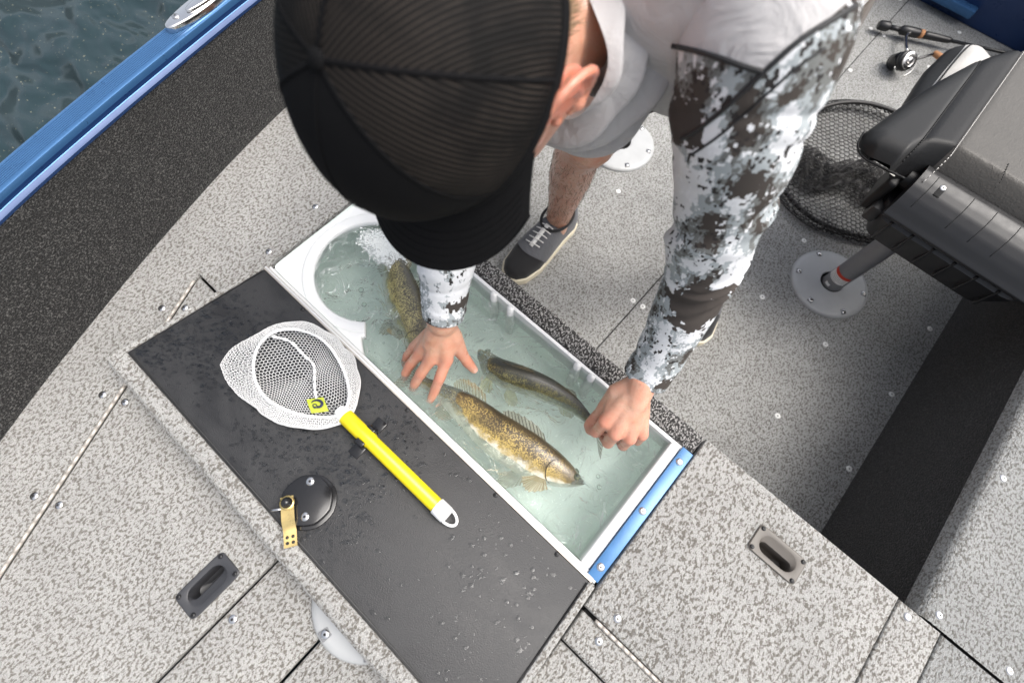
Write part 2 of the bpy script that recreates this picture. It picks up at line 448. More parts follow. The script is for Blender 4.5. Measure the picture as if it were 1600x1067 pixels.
# fish skin: uv.x along the body (0 snout), uv.y round it (0 and 1 on the back, 0.5 on the belly)
def fish_mat(name, back, flank, gold, belly, dark, head=None):
    m, nt, b = new_mat(name, flank, 0.28, 0, 0.6)
    uvn = nd(nt, 'ShaderNodeTexCoord').outputs['UV']
    sp = nd(nt, 'ShaderNodeSeparateXYZ', Vector=uvn)
    a = math_n(nt, 'ABSOLUTE', math_n(nt, 'SUBTRACT', sp.outputs[1], 0.5))
    a = math_n(nt, 'MULTIPLY', a, 2.0)                       # 1 on the back, 0 on the belly
    v = objco(nt)
    n1 = noise(nt, v, 45, 4, 0.65, 0.4)
    n2 = noise(nt, v, 170, 3, 0.6)
    mp = nd(nt, 'ShaderNodeMapping', Vector=uvn)
    mp.inputs['Scale'].default_value = (250, 115, 1)
    sc = nd(nt, 'ShaderNodeTexVoronoi', Vector=mp.outputs[0], Scale=1.0, Randomness=0.35)
    t = math_n(nt, 'ADD', a, math_n(nt, 'MULTIPLY', math_n(nt, 'SUBTRACT', n1, 0.5), 0.55))
    base = ramp(nt, t, [(0.34, belly), (0.46, gold), (0.62, flank), (0.80, back)])
    cell = nd(nt, 'ShaderNodeSeparateColor', Color=sc.outputs['Color'])
    spk = math_n(nt, 'MULTIPLY', math_n(nt, 'GREATER_THAN', cell.outputs[0], 0.52), ramp(nt, a, [(0.38, (0, 0, 0)), (0.55, (1, 1, 1))]))
    c = mixc(nt, math_n(nt, 'MULTIPLY', spk, 0.58), base, dark)
    glint = math_n(nt, 'MULTIPLY', math_n(nt, 'LESS_THAN', cell.outputs[1], 0.30), ramp(nt, a, [(0.34, (0, 0, 0)), (0.5, (1, 1, 1)), (0.75, (1, 1, 1)), (0.9, (0, 0, 0))]))
    c = mixc(nt, math_n(nt, 'MULTIPLY', glint, 0.55), c, tuple(min(1, x * 1.5) for x in gold))
    hd = ramp(nt, sp.outputs[0], [(0.10, (1, 1, 1)), (0.24, (0, 0, 0))])
    c = mixc(nt, math_n(nt, 'MULTIPLY', hd, math_n(nt, 'MULTIPLY', ramp(nt, t, [(0.24, (0, 0, 0)), (0.50, (1, 1, 1))]), 0.92)), c, head or tuple(0.5 * x + 0.03 for x in flank))
    blot = ramp(nt, noise(nt, v, 28, 2, 0.5, 0.5), [(0.52, (0, 0, 0)), (0.64, (1, 1, 1))])
    c = mixc(nt, math_n(nt, 'MULTIPLY', blot, math_n(nt, 'MULTIPLY', a, 0.75)), c, dark)
    nt.links.new(c, b.inputs['Base Color'])
    bump(nt, b, math_n(nt, 'ADD', sc.outputs['Distance'], n2), 0.4, 0.0012)
    b.inputs['Coat Weight'].default_value = 0.5
    b.inputs['Coat Roughness'].default_value = 0.1
    return m
M['fish_gold'] = fish_mat('golden_walleye_skin', (0.055, 0.038, 0.016), (0.165, 0.115, 0.040), (0.40, 0.29, 0.085), (0.68, 0.64, 0.53), (0.028, 0.019, 0.010), (0.085, 0.062, 0.028))
M['fish_dark'] = fish_mat('dark_olive_walleye_skin', (0.016, 0.016, 0.008), (0.070, 0.064, 0.024), (0.20, 0.175, 0.05), (0.46, 0.45, 0.33), (0.008, 0.008, 0.005), (0.26, 0.19, 0.045))
M['fish_pale'] = fish_mat('pale_olive_walleye_skin', (0.075, 0.066, 0.036), (0.21, 0.18, 0.085), (0.42, 0.36, 0.14), (0.66, 0.64, 0.56), (0.030, 0.026, 0.016))
def fin_mat(name, col, edge):
    m, nt, b = new_mat(name, col, 0.35)
    uvn = nd(nt, 'ShaderNodeTexCoord').outputs['UV']
    sp = nd(nt, 'ShaderNodeSeparateXYZ', Vector=uvn)
    rays = math_n(nt, 'SINE', math_n(nt, 'MULTIPLY', sp.outputs[0], 2 * math.pi * 12))
    rr = ramp(nt, rays, [(0.35, (0, 0, 0)), (0.8, (1, 1, 1))])
    nt.links.new(mixc(nt, rr, col, edge), b.inputs['Base Color'])
    al = math_n(nt, 'MULTIPLY_ADD', rr, 0.3)
    al.node.inputs[2].default_value = 0.45
    nt.links.new(al, b.inputs['Alpha'])
    return m
M['fin_gold'] = fin_mat('amber_fin', (0.34, 0.28, 0.14), (0.17, 0.12, 0.05))
M['fin_dark'] = fin_mat('dark_spiny_fin', (0.20, 0.16, 0.09), (0.022, 0.017, 0.011))
M['fin_yellow'] = fin_mat('yellow_fin', (0.50, 0.44, 0.08), (0.28, 0.24, 0.05))

# ------------------------------------------------------------------ geometry helpers
class MB:
    """collects pieces of one mesh"""
    def __init__(self):
        self.v, self.f, self.uv = [], [], []
    def add(self, vf):
        v, f = vf[0], vf[1]
        o = len(self.v)
        self.v += [tuple(map(float, p)) for p in v]
        self.f += [tuple(i + o for i in q) for q in f]
        return self

def tag(o, label=None, cat=None, group=None, kind=None):
    if label: o['label'] = label
    if cat: o['category'] = cat
    if group: o['group'] = group
    if kind: o['kind'] = kind
    return o

def link(name, me, mat, parent=None):
    o = bpy.data.objects.new(name, me)
    COL.objects.link(o)
    if mat is not None and not me.materials:
        me.materials.append(M[mat] if isinstance(mat, str) else mat)
    if parent is not None:
        o.parent = parent
        o.matrix_parent_inverse = parent_inv(parent)
    return o

def parent_inv(p):
    mw = Matrix.Identity(4)
    chain = []
    while p is not None:
        chain.append(p)
        p = p.parent
    for q in reversed(chain):
        mw = mw @ (q.matrix_parent_inverse if q.parent else Matrix.Identity(4)) @ q.matrix_basis
    return mw.inverted()

def obj(name, vf, mat, parent=None, smooth=True, uv=None, sharp=None):
    v, f = (vf.v, vf.f) if isinstance(vf, MB) else (vf[0], vf[1])
    if uv is None and not isinstance(vf, MB) and len(vf) > 2:
        uv = vf[2]
    me = bpy.data.meshes.new(name)
    me.from_pydata([tuple(map(float, p)) for p in v], [], f)
    if uv is not None:
        ul = me.uv_layers.new(name='UVMap')
        k = 0
        for q in uv:
            for c in q:
                ul.data[k].uv = c
                k += 1
    me.validate()
    if smooth:
        me.polygons.foreach_set('use_smooth', [True] * len(me.polygons))
        if sharp is not None:
            me.set_sharp_from_angle(angle=math.radians(sharp))
    return link(name, me, mat, parent)

def empty(name, loc, label=None, cat=None, group=None):
    o = bpy.data.objects.new(name, None)
    o.empty_display_size = 0.05
    COL.objects.link(o)
    o.location = loc
    return tag(o, label, cat, group)

def grid(fn, nu, nv, cu=False, cv=False):
    """fn(u, v) -> point, u and v in 0..1; returns verts, faces, uvs"""
    mu, mv = (nu if cu else nu + 1), (nv if cv else nv + 1)
    V = [tuple(fn(i / nu, j / nv)) for j in range(mv) for i in range(mu)]
    Fc, UV = [], []
    for j in range(nv):
        for i in range(nu):
            a, b_ = i % mu, (i + 1) % mu
            c, d = j % mv, (j + 1) % mv
            Fc.append((c * mu + a, c * mu + b_, d * mu + b_, d * mu + a))
            UV.append(((i / nu, j / nv), ((i + 1) / nu, j / nv), ((i + 1) / nu, (j + 1) / nv), (i / nu, (j + 1) / nv)))
    return V, Fc, UV

def catmull(pts, n):
    P_ = np.array(pts, float)
    if len(P_) == 2:
        t = np.linspace(0, 1, n)[:, None]
        return P_[0] * (1 - t) + P_[1] * t
    ex = np.vstack([2 * P_[0] - P_[1], P_, 2 * P_[-1] - P_[-2]])
    out = []
    m_ = len(P_) - 1
    for k in range(n):
        s = k / (n - 1) * m_
        i = min(int(s), m_ - 1)
        t = s - i
        a, b_, c, d = ex[i], ex[i + 1], ex[i + 2], ex[i + 3]
        out.append(0.5 * (2 * b_ + (c - a) * t + (2 * a - 5 * b_ + 4 * c - d) * t * t + (3 * b_ - a - 3 * c + d) * t ** 3))
    return np.array(out)

def frames(path, up=(0, 0, 1), closed=False):
    n = len(path)
    T = []
    for i in range(n):
        a = path[(i + 1) % n] if (closed or i < n - 1) else path[i]
        b_ = path[i - 1] if (closed or i > 0) else path[i]
        d = a - b_
        T.append(d / (np.linalg.norm(d) + 1e-12))
    u = np.array(up, float)
    N_ = []
    for t in T:
        u2 = u - t * (u @ t)
        if np.linalg.norm(u2) < 1e-4:
            u2 = np.cross(t, (0.3, 0.9, 0.2))
        u2 /= np.linalg.norm(u2)
        N_.append(u2)
        u = u2
    return T, N_, [np.cross(t, k) for t, k in zip(T, N_)]

def sweep(path, rad, seg=12, up=(0, 0, 1), closed=False, cap=True, disp=None):
    """tube along path; rad = number | list | list of (along up, across)"""
    path = np.array(path, float)
    n = len(path)
    if np.isscalar(rad):
        rad = [rad] * n
    T, N_, B_ = frames(path, up, closed)
    V, Fc, UV = [], [], []
    for i in range(n):
        r = rad[i]
        ra, rb = (r, r) if np.isscalar(r) else r
        for k in range(seg):
            a = 2 * math.pi * k / seg
            g = 1.0 if disp is None else disp(i / (n - 1), k / seg)
            V.append(path[i] + N_[i] * (ra * g * math.cos(a)) + B_[i] * (rb * g * math.sin(a)))
    for i in range(n if closed else n - 1):
        j = (i + 1) % n
        for k in range(seg):
            l = (k + 1) % seg
            Fc.append((i * seg + k, i * seg + l, j * seg + l, j * seg + k))
            UV.append(((i / n, k / seg), (i / n, (k + 1) / seg), ((i + 1) / n, (k + 1) / seg), ((i + 1) / n, k / seg)))
    if cap and not closed:
        Fc.append(tuple(range(seg - 1, -1, -1)))
        UV.append(tuple((0, 0) for _ in range(seg)))
        Fc.append(tuple((n - 1) * seg + k for k in range(seg)))
        UV.append(tuple((1, 0) for _ in range(seg)))
    return V, Fc, UV

def lathe(prof, seg=24, o=(0, 0, 0), axis=(0, 0, 1), capb=True, capt=True):
    ax = Vector(axis).normalized()
    q = Vector((0, 0, 1)).rotation_difference(ax)
    V, Fc = [], []
    for r, z in prof:
        for k in range(seg):
            a = 2 * math.pi * k / seg
            V.append(tuple(Vector(o) + q @ Vector((r * math.cos(a), r * math.sin(a), z))))
    for i in range(len(prof) - 1):
        for k in range(seg):
            l = (k + 1) % seg
            Fc.append((i * seg + k, i * seg + l, (i + 1) * seg + l, (i + 1) * seg + k))
    if capb: Fc.append(tuple(range(seg - 1, -1, -1)))
    if capt: Fc.append(tuple((len(prof) - 1) * seg + k for k in range(seg)))
    return V, Fc

def bm_out(bm):
    bm.verts.index_update()
    V = [tuple(v.co) for v in bm.verts]
    Fc = [tuple(v.index for v in f.verts) for f in bm.faces]
    bm.free()
    return V, Fc

def prism(poly, z0, z1, bev=0.0, seg=2, bottom=True):
    """polygon (ccw, xy) extruded z0..z1 with its top rim rounded"""
    bm = bmesh.new()
    lo = [bm.verts.new((x, y, z0)) for x, y in poly]
    hi = [bm.verts.new((x, y, z1)) for x, y in poly]
    n = len(poly)
    top = bm.faces.new(hi)
    if bottom:
        bm.faces.new(list(reversed(lo)))
    for i in range(n):
        j = (i + 1) % n
        bm.faces.new((lo[i], lo[j], hi[j], hi[i]))
    bmesh.ops.recalc_face_normals(bm, faces=bm.faces)
    if bev > 0:
        te = [e for e in bm.edges if all(abs(v.co.z - z1) < 1e-6 for v in e.verts)]
        bmesh.ops.bevel(bm, geom=te, offset=bev, segments=seg, profile=0.5, affect='EDGES')
    big = [f for f in bm.faces if len(f.verts) > 4]
    bmesh.ops.triangulate(bm, faces=big)
    return bm_out(bm)

def rect(x0, x1, y0, y1):
    return [(x0, y0), (x1, y0), (x1, y1), (x0, y1)]

def box(x0, x1, y0, y1, z0, z1, bev=0.0, seg=2):
    bm = bmesh.new()
    bmesh.ops.create_cube(bm, size=1.0)
    for v in bm.verts:
        v.co = ((x0 + x1) / 2 + v.co.x * (x1 - x0), (y0 + y1) / 2 + v.co.y * (y1 - y0), (z0 + z1) / 2 + v.co.z * (z1 - z0))
    if bev > 0:
        bmesh.ops.bevel(bm, geom=list(bm.edges), offset=bev, segments=seg, profile=0.5, affect='EDGES')
    return bm_out(bm)

def xf(vf, mat4):
    if isinstance(vf, MB):
        vf = (vf.v, vf.f)
    return [tuple(mat4 @ Vector(p)) for p in vf[0]], vf[1], *(vf[2:])

def ball(c, r, nu=12, nv=8, sc=(1, 1, 1), rot=None):
    V, Fc = [], []
    for j in range(nv + 1):
        th = math.pi * j / nv
        for i in range(nu):
            a = 2 * math.pi * i / nu
            p = Vector((r * sc[0] * math.sin(th) * math.cos(a), r * sc[1] * math.sin(th) * math.sin(a), r * sc[2] * math.cos(th)))
            if rot is not None:
                p = rot @ p
            V.append(tuple(Vector(c) + p))
    for j in range(nv):
        for i in range(nu):
            l = (i + 1) % nu
            Fc.append((j * nu + i, (j + 1) * nu + i, (j + 1) * nu + l, j * nu + l))
    return V, Fc

def capsule(p0, r0, p1, r1, seg=16):
    p0, p1 = np.array(p0, float), np.array(p1, float)
    d = p1 - p0
    L_ = np.linalg.norm(d)
    d /= L_
    path, rad = [], []
    for a in (-85, -60, -35, -12):
        path.append(p0 + d * r0 * math.sin(math.radians(a)))
        rad.append(r0 * math.cos(math.radians(a)))
    for a in (12, 35, 60, 85):
        path.append(p1 + d * r1 * math.sin(math.radians(a)))
        rad.append(r1 * math.cos(math.radians(a)))
    up = (0, 0, 1) if abs(d[2]) < 0.9 else (1, 0, 0)
    return sweep(path, rad, seg, up)[:2]

def chain(mb, pts):
    """pts: (x, y, z, r) joints of a limb"""
    for a, b_ in zip(pts[:-1], pts[1:]):
        mb.add(capsule(a[:3], a[3], b_[:3], b_[3]))

def remesh(mb, voxel, smooth=6, fac=0.5):
    me = bpy.data.meshes.new('tmp')
    me.from_pydata(mb.v, [], mb.f)
    o = bpy.data.objects.new('tmp', me)
    COL.objects.link(o)
    r = o.modifiers.new('r', 'REMESH')
    r.mode = 'VOXEL'
    r.voxel_size = voxel
    s = o.modifiers.new('s', 'SMOOTH')
    s.iterations = smooth
    s.factor = fac
    dg = bpy.context.evaluated_depsgraph_get()
    out = bpy.data.meshes.new_from_object(o.evaluated_get(dg))
    bpy.data.objects.remove(o, do_unlink=True)
    bpy.data.meshes.remove(me)
    out.polygons.foreach_set('use_smooth', [True] * len(out.polygons))
    return out

rng = random.Random(7)

def cut(o, cutter):
    """subtract a closed shape from an object's mesh"""
    me = bpy.data.meshes.new('tmp')
    me.from_pydata([tuple(p) for p in cutter[0]], [], cutter[1])
    c = bpy.data.objects.new('tmp', me)
    COL.objects.link(c)
    md = o.modifiers.new('b', 'BOOLEAN')
    md.operation = 'DIFFERENCE'
    md.solver = 'EXACT'
    md.object = c
    dg = bpy.context.evaluated_depsgraph_get()
    dg.update()
    new = bpy.data.meshes.new_from_object(o.evaluated_get(dg))
    o.modifiers.clear()
    old = o.data
    o.data = new
    new.name = old.name
    bpy.data.objects.remove(c, do_unlink=True)
    bpy.data.meshes.remove(me)
    bpy.data.meshes.remove(old)

# ------------------------------------------------------------------ setting: lake, hull, decks
FLOOR = -0.40
lake = obj('lake_water', ([(-900, -900, -0.62), (900, -900, -0.62), (900, 900, -0.62), (-900, 900, -0.62)], [(0, 1, 2, 3)]), 'lake', smooth=False)
tag(lake, kind='structure')

# inner hull line at the deck (y -> x) and the rail line above it
def hull_x(y):
    ys = [-1.5, -0.491, -0.349, -0.123, 0.08, 0.279, 0.6, 1.2, 2.6]
    xs = [0.42, -0.052, -0.108, -0.185, -0.245, -0.289, -0.335, -0.39, -0.42]
    return float(np.interp(y, ys, xs))
def rail_x(y):                          # inner edge of the blue gunwale, z = 0.2
    ys = [-1.5, -0.9, -0.5, -0.217, 0.023, 0.315, 0.7, 1.3, 2.6]
    xs = [0.33, 0.07, -0.090, -0.191, -0.248, -0.306, -0.36, -0.41, -0.44]
    return float(np.interp(y, ys, xs))
YS = list(np.linspace(-1.5, 2.6, 165))
def smooth_line(fn):
    a = np.array([fn(y) for y in YS])
    for _ in range(10):
        a[1:-1] = (a[:-2] + a[1:-1] + a[2:]) / 3
    return a
HX, RX = smooth_line(hull_x), smooth_line(rail_x)
def hx(y): return float(np.interp(y, YS, HX))
def rx(y): return float(np.interp(y, YS, RX))

# dark carpeted inner side of the hull
def _side(u, v):
    y = -1.5 + 4.1 * u
    zt = [-0.42, -0.02, 0.0, 0.03, 0.10, 0.16, 0.1935]
    z = float(np.interp(v * 6, range(7), zt))
    k = max(0.0, min(1.0, z / 0.2))
    x = hx(y) * (1 - k) + rx(y) * k + (0.0 if z > 0 else -0.002)
    return (x - 0.010 * math.sin(k * math.pi), y, z)
hull_side = obj('hull_side', grid(_side, 160, 24), 'carpet_dark')
tag(hull_side, kind='structure')
def _outer(u, v):
    y = -1.5 + 4.1 * u
    return (rx(y) - 0.057 - 0.02 * v, y, 0.185 - 0.95 * v)
hull_outside = obj('hull_outside', grid(_outer, 120, 4), 'blue_dark')
tag(hull_outside, kind='structure')

# deck: dark base under the seams, carpeted panels on it
deck = obj('deck', MB().add(box(-0.6, -0.006, -1.6, 0.296, -0.06, -0.016)).add(box(-0.006, 0.815, -1.6, -0.006, -0.06, -0.016))
           .add(box(0.815, 1.30, -1.6, 0.290, -0.06, -0.016)), 'gap', smooth=False)
tag(deck, kind='structure')
G = 0.0022
def hinge_x(y):                       # slanted hinge line of the bow hatch
    return -0.078 + (y + 0.098) * (0.211 / -0.491)
def panel(poly, mat='carpet', parent=deck, bev=0.004, z0=-0.016):
    return obj('deck_panel', prism(poly, z0, 0.0, bev), mat, parent, sharp=50)
left = [(hx(y) - 0.02, y) for y in np.linspace(0.296, -1.5, 40)]
left = [q for q in left if q[1] > -1.12]
poly = left + [(hinge_x(-1.12) - 0.004, -1.12), (-0.078 - 0.004, -0.098 + G), (-G, -0.098 + G), (-G, 0.296)]
panel(poly)
panel(rect(G, 0.796, -0.098 + G, -0.005))
panel(rect(0.417 + G, 0.546 - G, -1.5, -0.098 - G))
panel(rect(0.546 + G, 0.806, -1.5, -0.098 - G))
panel(rect(0.8105, 1.24, -1.5, -0.0975))
panel(rect(0.8105, 1.167, -0.0945, -0.0445))
panel([(1.1715, -0.0945), (1.24, -0.0945), (1.24, 0.298), (1.1715, 0.298)])
# carpeted ledge between livewell and cockpit
panel(rect(-G + 0.003, 0.803, 0.262, 0.300), 'carpet_pepper', bev=0.006, z0=-0.05)

# cockpit floor in two sheets with a seam, front riser, side riser, side deck
floor = obj('cockpit_floor', box(-0.6, 1.30, 0.28, 2.60, -0.46, FLOOR - 0.008), 'gap', smooth=False)
tag(floor, kind='structure')
obj('floor_panel', prism(rect(-0.55, 0.535, 0.29, 2.55), FLOOR - 0.008, FLOOR, 0.0015), 'carpet_floor', floor, sharp=50)
obj('floor_panel', prism(rect(0.538, 1.245, 0.29, 2.55), FLOOR - 0.008, FLOOR, 0.0015), 'carpet_floor', floor, sharp=50)
fr = obj('front_riser', box(-0.5, 1.24, 0.284, 0.296, FLOOR, -0.016), 'carpet', smooth=False)
tag(fr, kind='structure')
sr = obj('side_riser', box(1.234, 1.26, 0.299, 2.5, FLOOR, -0.02), 'carpet_dark', smooth=False)
tag(sr, kind='structure')
side_deck = obj('side_deck', box(1.262, 2.2, -1.6, 2.6, -0.06, -0.02), 'gap', smooth=False)
tag(side_deck, kind='structure')
def _sd(u, v):
    # carpet rolled over the inner edge of the side deck
    y = 0.3005 + 2.2 * v
    prof = [(1.236, -0.035), (1.2365, -0.02), (1.2385, -0.010), (1.243, -0.004), (1.252, -0.0005), (1.27, 0.0), (1.6, 0.0), (2.1, 0.0)]
    s = u * (len(prof) - 1)
    i = min(int(s), len(prof) - 2)
    t = s - i
    return (prof[i][0] * (1 - t) + prof[i + 1][0] * t - 0.034, y, prof[i][1] * (1 - t) + prof[i + 1][1] * t)
obj('deck_panel', grid(_sd, 28, 40), 'carpet_side', side_deck)
obj('deck_panel', prism([(1.2425, -1.5), (2.07, -1.5), (2.07, 0.297), (1.2425, 0.297)], -0.02, 0.0, 0.004), 'carpet_side', side_deck, sharp=50)

# screws: a dished washer head with a square recess
def screw_mesh(name, r, mat):
    mb = MB()
    mb.add(lathe([(r, 0.0), (r, 0.0008), (r * 0.82, 0.0019), (r * 0.45, 0.0024), (r * 0.30, 0.0024), (r * 0.26, 0.0008)], 20, capt=True))
    me = bpy.data.meshes.new(name)
    me.from_pydata(mb.v, [], mb.f)
    me.polygons.foreach_set('use_smooth', [True] * len(me.polygons))
    me.set_sharp_from_angle(angle=math.radians(40))
    me.materials.append(M[mat])
    me.materials.append(M['gap'])
    me.polygons[len(me.polygons) - 1].material_index = 1
    return me
SCREW = screw_mesh('screw', 0.0062, 'steel')
SCREW_P = screw_mesh('screw_painted', 0.0075, 'label_white')
SCREW_S = screw_mesh('screw_small', 0.0036, 'black_plastic')
def screw(x, y, z, parent, me=SCREW, nrm=None):
    o = link('screw', me, None, parent)
    mw = Matrix.Translation((x, y, z)) @ Matrix.Rotation(rng.uniform(0, 6.28), 4, 'Z')
    if nrm is not None:
        mw = Matrix.Translation((x, y, z)) @ Vector((0, 0, 1)).rotation_difference(Vector(nrm)).to_matrix().to_4x4()
    o.matrix_basis = mw
    return o
for x, y in [(-0.003, -0.340), (0.065, -0.498), (0.432, -0.397), (-0.069, -0.182), (0.853, -0.060),
             (1.19, 0.283), (-0.025, 0.022), (-0.041, 0.149), (-0.11, 0.24), (0.60, -0.55), (1.19, -0.3)]:
    screw(x, y, 0.0, deck)
for x, y in [(0.26, 0.924), (0.522, 0.652), (0.554, 0.656), (0.792, 0.92), (1.002, 0.916), (0.786, 1.175), (1.208, 0.911),
             (1.006, 0.646), (1.214, 0.653), (1.204, 1.168), (0.506, 1.932), (0.548, 1.934), (0.502, 2.19), (0.556, 2.189),
             (0.510, 2.426), (0.761, 2.419), (0.753, 2.160), (0.26, 1.40), (0.514, 1.30), (0.556, 1.30), (0.0, 0.65)]:
    screw(x, y, FLOOR, floor, SCREW_P)
for x, y in [(1.227, 0.319), (1.224, 0.591), (1.339, 0.321), (1.224, 0.95), (1.5, 0.33)]:
    screw(x, y, -0.001, side_deck)

# blue inner panel across the far end of the cockpit, with its lighter grip
bp_ = empty('blue_bulkhead', (0.9, 2.5, FLOOR), 'deep blue painted bulkhead at the far end of the cockpit floor', 'bulkhead')
obj('panel', box(-0.5, 1.232, 2.475, 2.53, FLOOR, 0.10, 0.006), 'blue_dark', bp_, smooth=False)
obj('top_trim', box(0.56, 0.755, 2.435, 2.474, -0.365, -0.335, 0.006), 'blue_alu', bp_, sharp=40)
dk = obj('dark_shape_box', box(0.99, 1.228, 2.24, 2.474, FLOOR + 0.001, -0.26, 0.012, 3), 'black_plastic', None, sharp=40)  # made-up box that fills a dark shape in the corner
tag(dk, 'black box made up for a dark shape in the corner before the blue bulkhead', 'box')

# ------------------------------------------------------------------ blue gunwale with ribbed top
gun = empty('gunwale', (-0.25, 0.0, 0.20), 'blue anodised ribbed gunwale rail along the lake side of the boat', 'gunwale')
def extr(profile, y0, y1, n):
    """profile: (offset outwards from the inner rail line, z)"""
    m_ = len(profile)
    def f(u, v):
        y = y0 + (y1 - y0) * u
        i = min(int(v * (m_ - 1) + 1e-6), m_ - 1)
        return (rx(y) - profile[i][0], y, profile[i][1])
    return grid(f, n, m_ - 1)
top = [(0.0165, 0.196), (0.0165, 0.2085), (0.0172, 0.2105), (0.019, 0.2115)]
nr = 9
for k in range(nr):
    a = 0.0215 + (0.056 - 0.0215) * k / nr
    w = (0.056 - 0.0215) / nr
    top += [(a, 0.2120), (a + w * 0.72, 0.2120), (a + w * 0.76, 0.2109), (a + w * 0.96, 0.2109)]
top += [(0.0565, 0.2120), (0.0590, 0.2115), (0.0605, 0.2095), (0.061, 0.175)]
obj('rail_top', extr(top, -1.5, 2.6, 110), 'blue_alu', gun, sharp=30)
obj('rail_groove', extr([(0.0168, 0.203), (0.0158, 0.1965), (0.0085, 0.196), (0.0080, 0.203)], -1.5, 2.6, 110), 'blue_dark', gun, sharp=30)
obj('rail_lip', extr([(0.0080, 0.196), (0.0080, 0.2005), (0.0073, 0.2012), (0.0063, 0.2012), (0.0056, 0.2005)], -1.5, 2.6, 110), 'blue_alu', gun, sharp=30)
obj('rail_inner', extr([(0.0055, 0.2004), (0.0035, 0.1985), (-0.0005, 0.196), (-0.0010, 0.192), (0.002, 0.191)], -1.5, 2.6, 110), 'blue_mid', gun, sharp=30)

# folding cleat on the rail
cl = empty('cleat', (-0.352, 0.21, 0.212), 'polished steel folding cleat screwed to the blue gunwale', 'cleat')
ct = Matrix.Translation((-0.331, 0.236, 0.2125)) @ Matrix.Rotation(math.radians(9.5), 4, 'Z')
def cleat_poly(w, l, n=28, e=2.6):
    return [(w * math.copysign(abs(math.cos(a)) ** (2 / e), math.cos(a)), l * math.copysign(abs(math.sin(a)) ** (1.25), math.sin(a)))
            for a in [2 * math.pi * k / n for k in range(n)]]
obj('base', xf(prism(cleat_poly(0.019, 0.079), 0.0, 0.011, 0.003, 3), ct), 'chrome', cl, sharp=40)
arm = obj('folding_arm', xf(prism(cleat_poly(0.0105, 0.050), 0.0115, 0.0155, 0.002, 3), ct @ Matrix.Translation((0.004, 0.016, 0))), 'chrome', cl, sharp=40)
for dy in (-0.052, 0.010, 0.058):
    p = ct @ Vector((-0.004 if dy != 0.010 else 0.004, dy, 0.0112 if dy != 0.010 else 0.0156))
    screw(p.x, p.y, p.z, cl)

# ------------------------------------------------------------------ livewell
WL = -0.019                              # water level
well = empty('livewell', (0.4, 0.13, -0.3), 'white plastic livewell tank full of water sunk in the deck', 'livewell')
def _basin(u, v):
    # v: down the wall then over the bottom
    n = 4.0
    a = 2 * math.pi * u
    hxw, hyw = 0.386, 0.1265
    prof = [(1.0, -0.004), (0.997, -0.012), (0.985, -0.04), (0.965, -0.08), (0.94, -0.105), (0.88, -0.115), (0.5, -0.118), (0.0, -0.118)]
    s = v * (len(prof) - 1)
    i = min(int(s), len(prof) - 2)
    t = s - i
    k = prof[i][0] * (1 - t) + prof[i + 1][0] * t
    z = prof[i][1] * (1 - t) + prof[i + 1][1] * t
    e = 2 / 40.0
    cx = math.copysign(abs(math.cos(a)) ** e, math.cos(a))
    cy = math.copysign(abs(math.sin(a)) ** e, math.sin(a))
    ins = (1 - max(k, 0.88)) * 0.12
    g = min(1.0, k / 0.88)
    return (0.390 + cx * (hxw - ins) * g, 0.1325 + cy * (hyw - ins) * g, z)
obj('basin', grid(_basin, 320, 21, cu=True), 'liner', well)
# flange at the foot end and along the sides
obj('flange', MB().add(box(0.765, 0.783, 0.004, 0.261, -0.05, -0.003, 0.004, 3)).add(box(0.0, 0.79, -0.001, 0.0055, -0.06, -0.004, 0.0015))
    .add(box(0.0, 0.79, 0.2545, 0.2615, -0.06, -0.004, 0.002)), 'white_plastic', well, sharp=40)
# moulded deck of the well with the round opening
cx, cy, cr = 0.140, 0.130, 0.107
a0 = math.atan2(0.05 - cy, 0.213 - cx)
arc = [(cx + cr * math.cos(a), cy + cr * math.sin(a)) for a in np.linspace(a0 + 2 * math.pi, -a0, 60)]
arc = arc[::-1]
poly = [(0.002, 0.0), (0.283, 0.0), (0.268, 0.003), (0.254, 0.009), (0.241, 0.017), (0.230, 0.025), (0.2345, 0.031)]
poly2 = [(cx + cr * math.cos(a), cy + cr * math.sin(a)) for a in np.linspace(a0, a0 - 2 * (math.pi + a0), 60)]
poly += poly2
poly += [(0.2345, 0.229), (0.230, 0.235), (0.241, 0.243), (0.254, 0.251), (0.283, 0.2605), (0.002, 0.2605)]
obj('foredeck', prism(poly, -0.026, -0.0105, 0.004, 3), 'white_plastic', well, sharp=40)
ring = []
for j, (r, z) in enumerate([(cr + 0.0005, -0.024), (cr + 0.001, -0.0115), (cr + 0.003, -0.0092), (cr + 0.020, -0.0085), (cr + 0.0225, -0.0092), (cr + 0.0235, -0.0112)]):
    ring.append((r, z))
def _ring(u, v):
    a = a0 - u * 2 * (math.pi + a0)
    s = v * (len(ring) - 1)
    i = min(int(s), len(ring) - 2)
    t = s - i
    r = ring[i][0] * (1 - t) + ring[i + 1][0] * t
    z = ring[i][1] * (1 - t) + ring[i + 1][1] * t
    return (min(max(cx + r * math.cos(a), 0.004), 0.2345), min(max(cy + r * math.sin(a), 0.002), 0.259), z)
obj('collar_ring', grid(_ring, 90, 5), 'white_plastic', well)
for x in (0.352, 0.395, 0.56, 0.592):
    obj('rib', sweep([(x - 0.002, 0.2535, -0.004), (x, 0.252, -0.05), (x + 0.002, 0.251, -0.11)], [(0.006, 0.007), (0.0085, 0.010), (0.008, 0.009)], 10, (0, 1, 0)), 'white_plastic', well)
round_piece = obj('black_round_piece', lathe([(0.020, 0), (0.021, 0.012), (0.017, 0.02), (0.008, 0.022)], 20, (0.075, 0.225, -0.075)), 'black_plastic', well)  # round black piece low in the well, near the foam

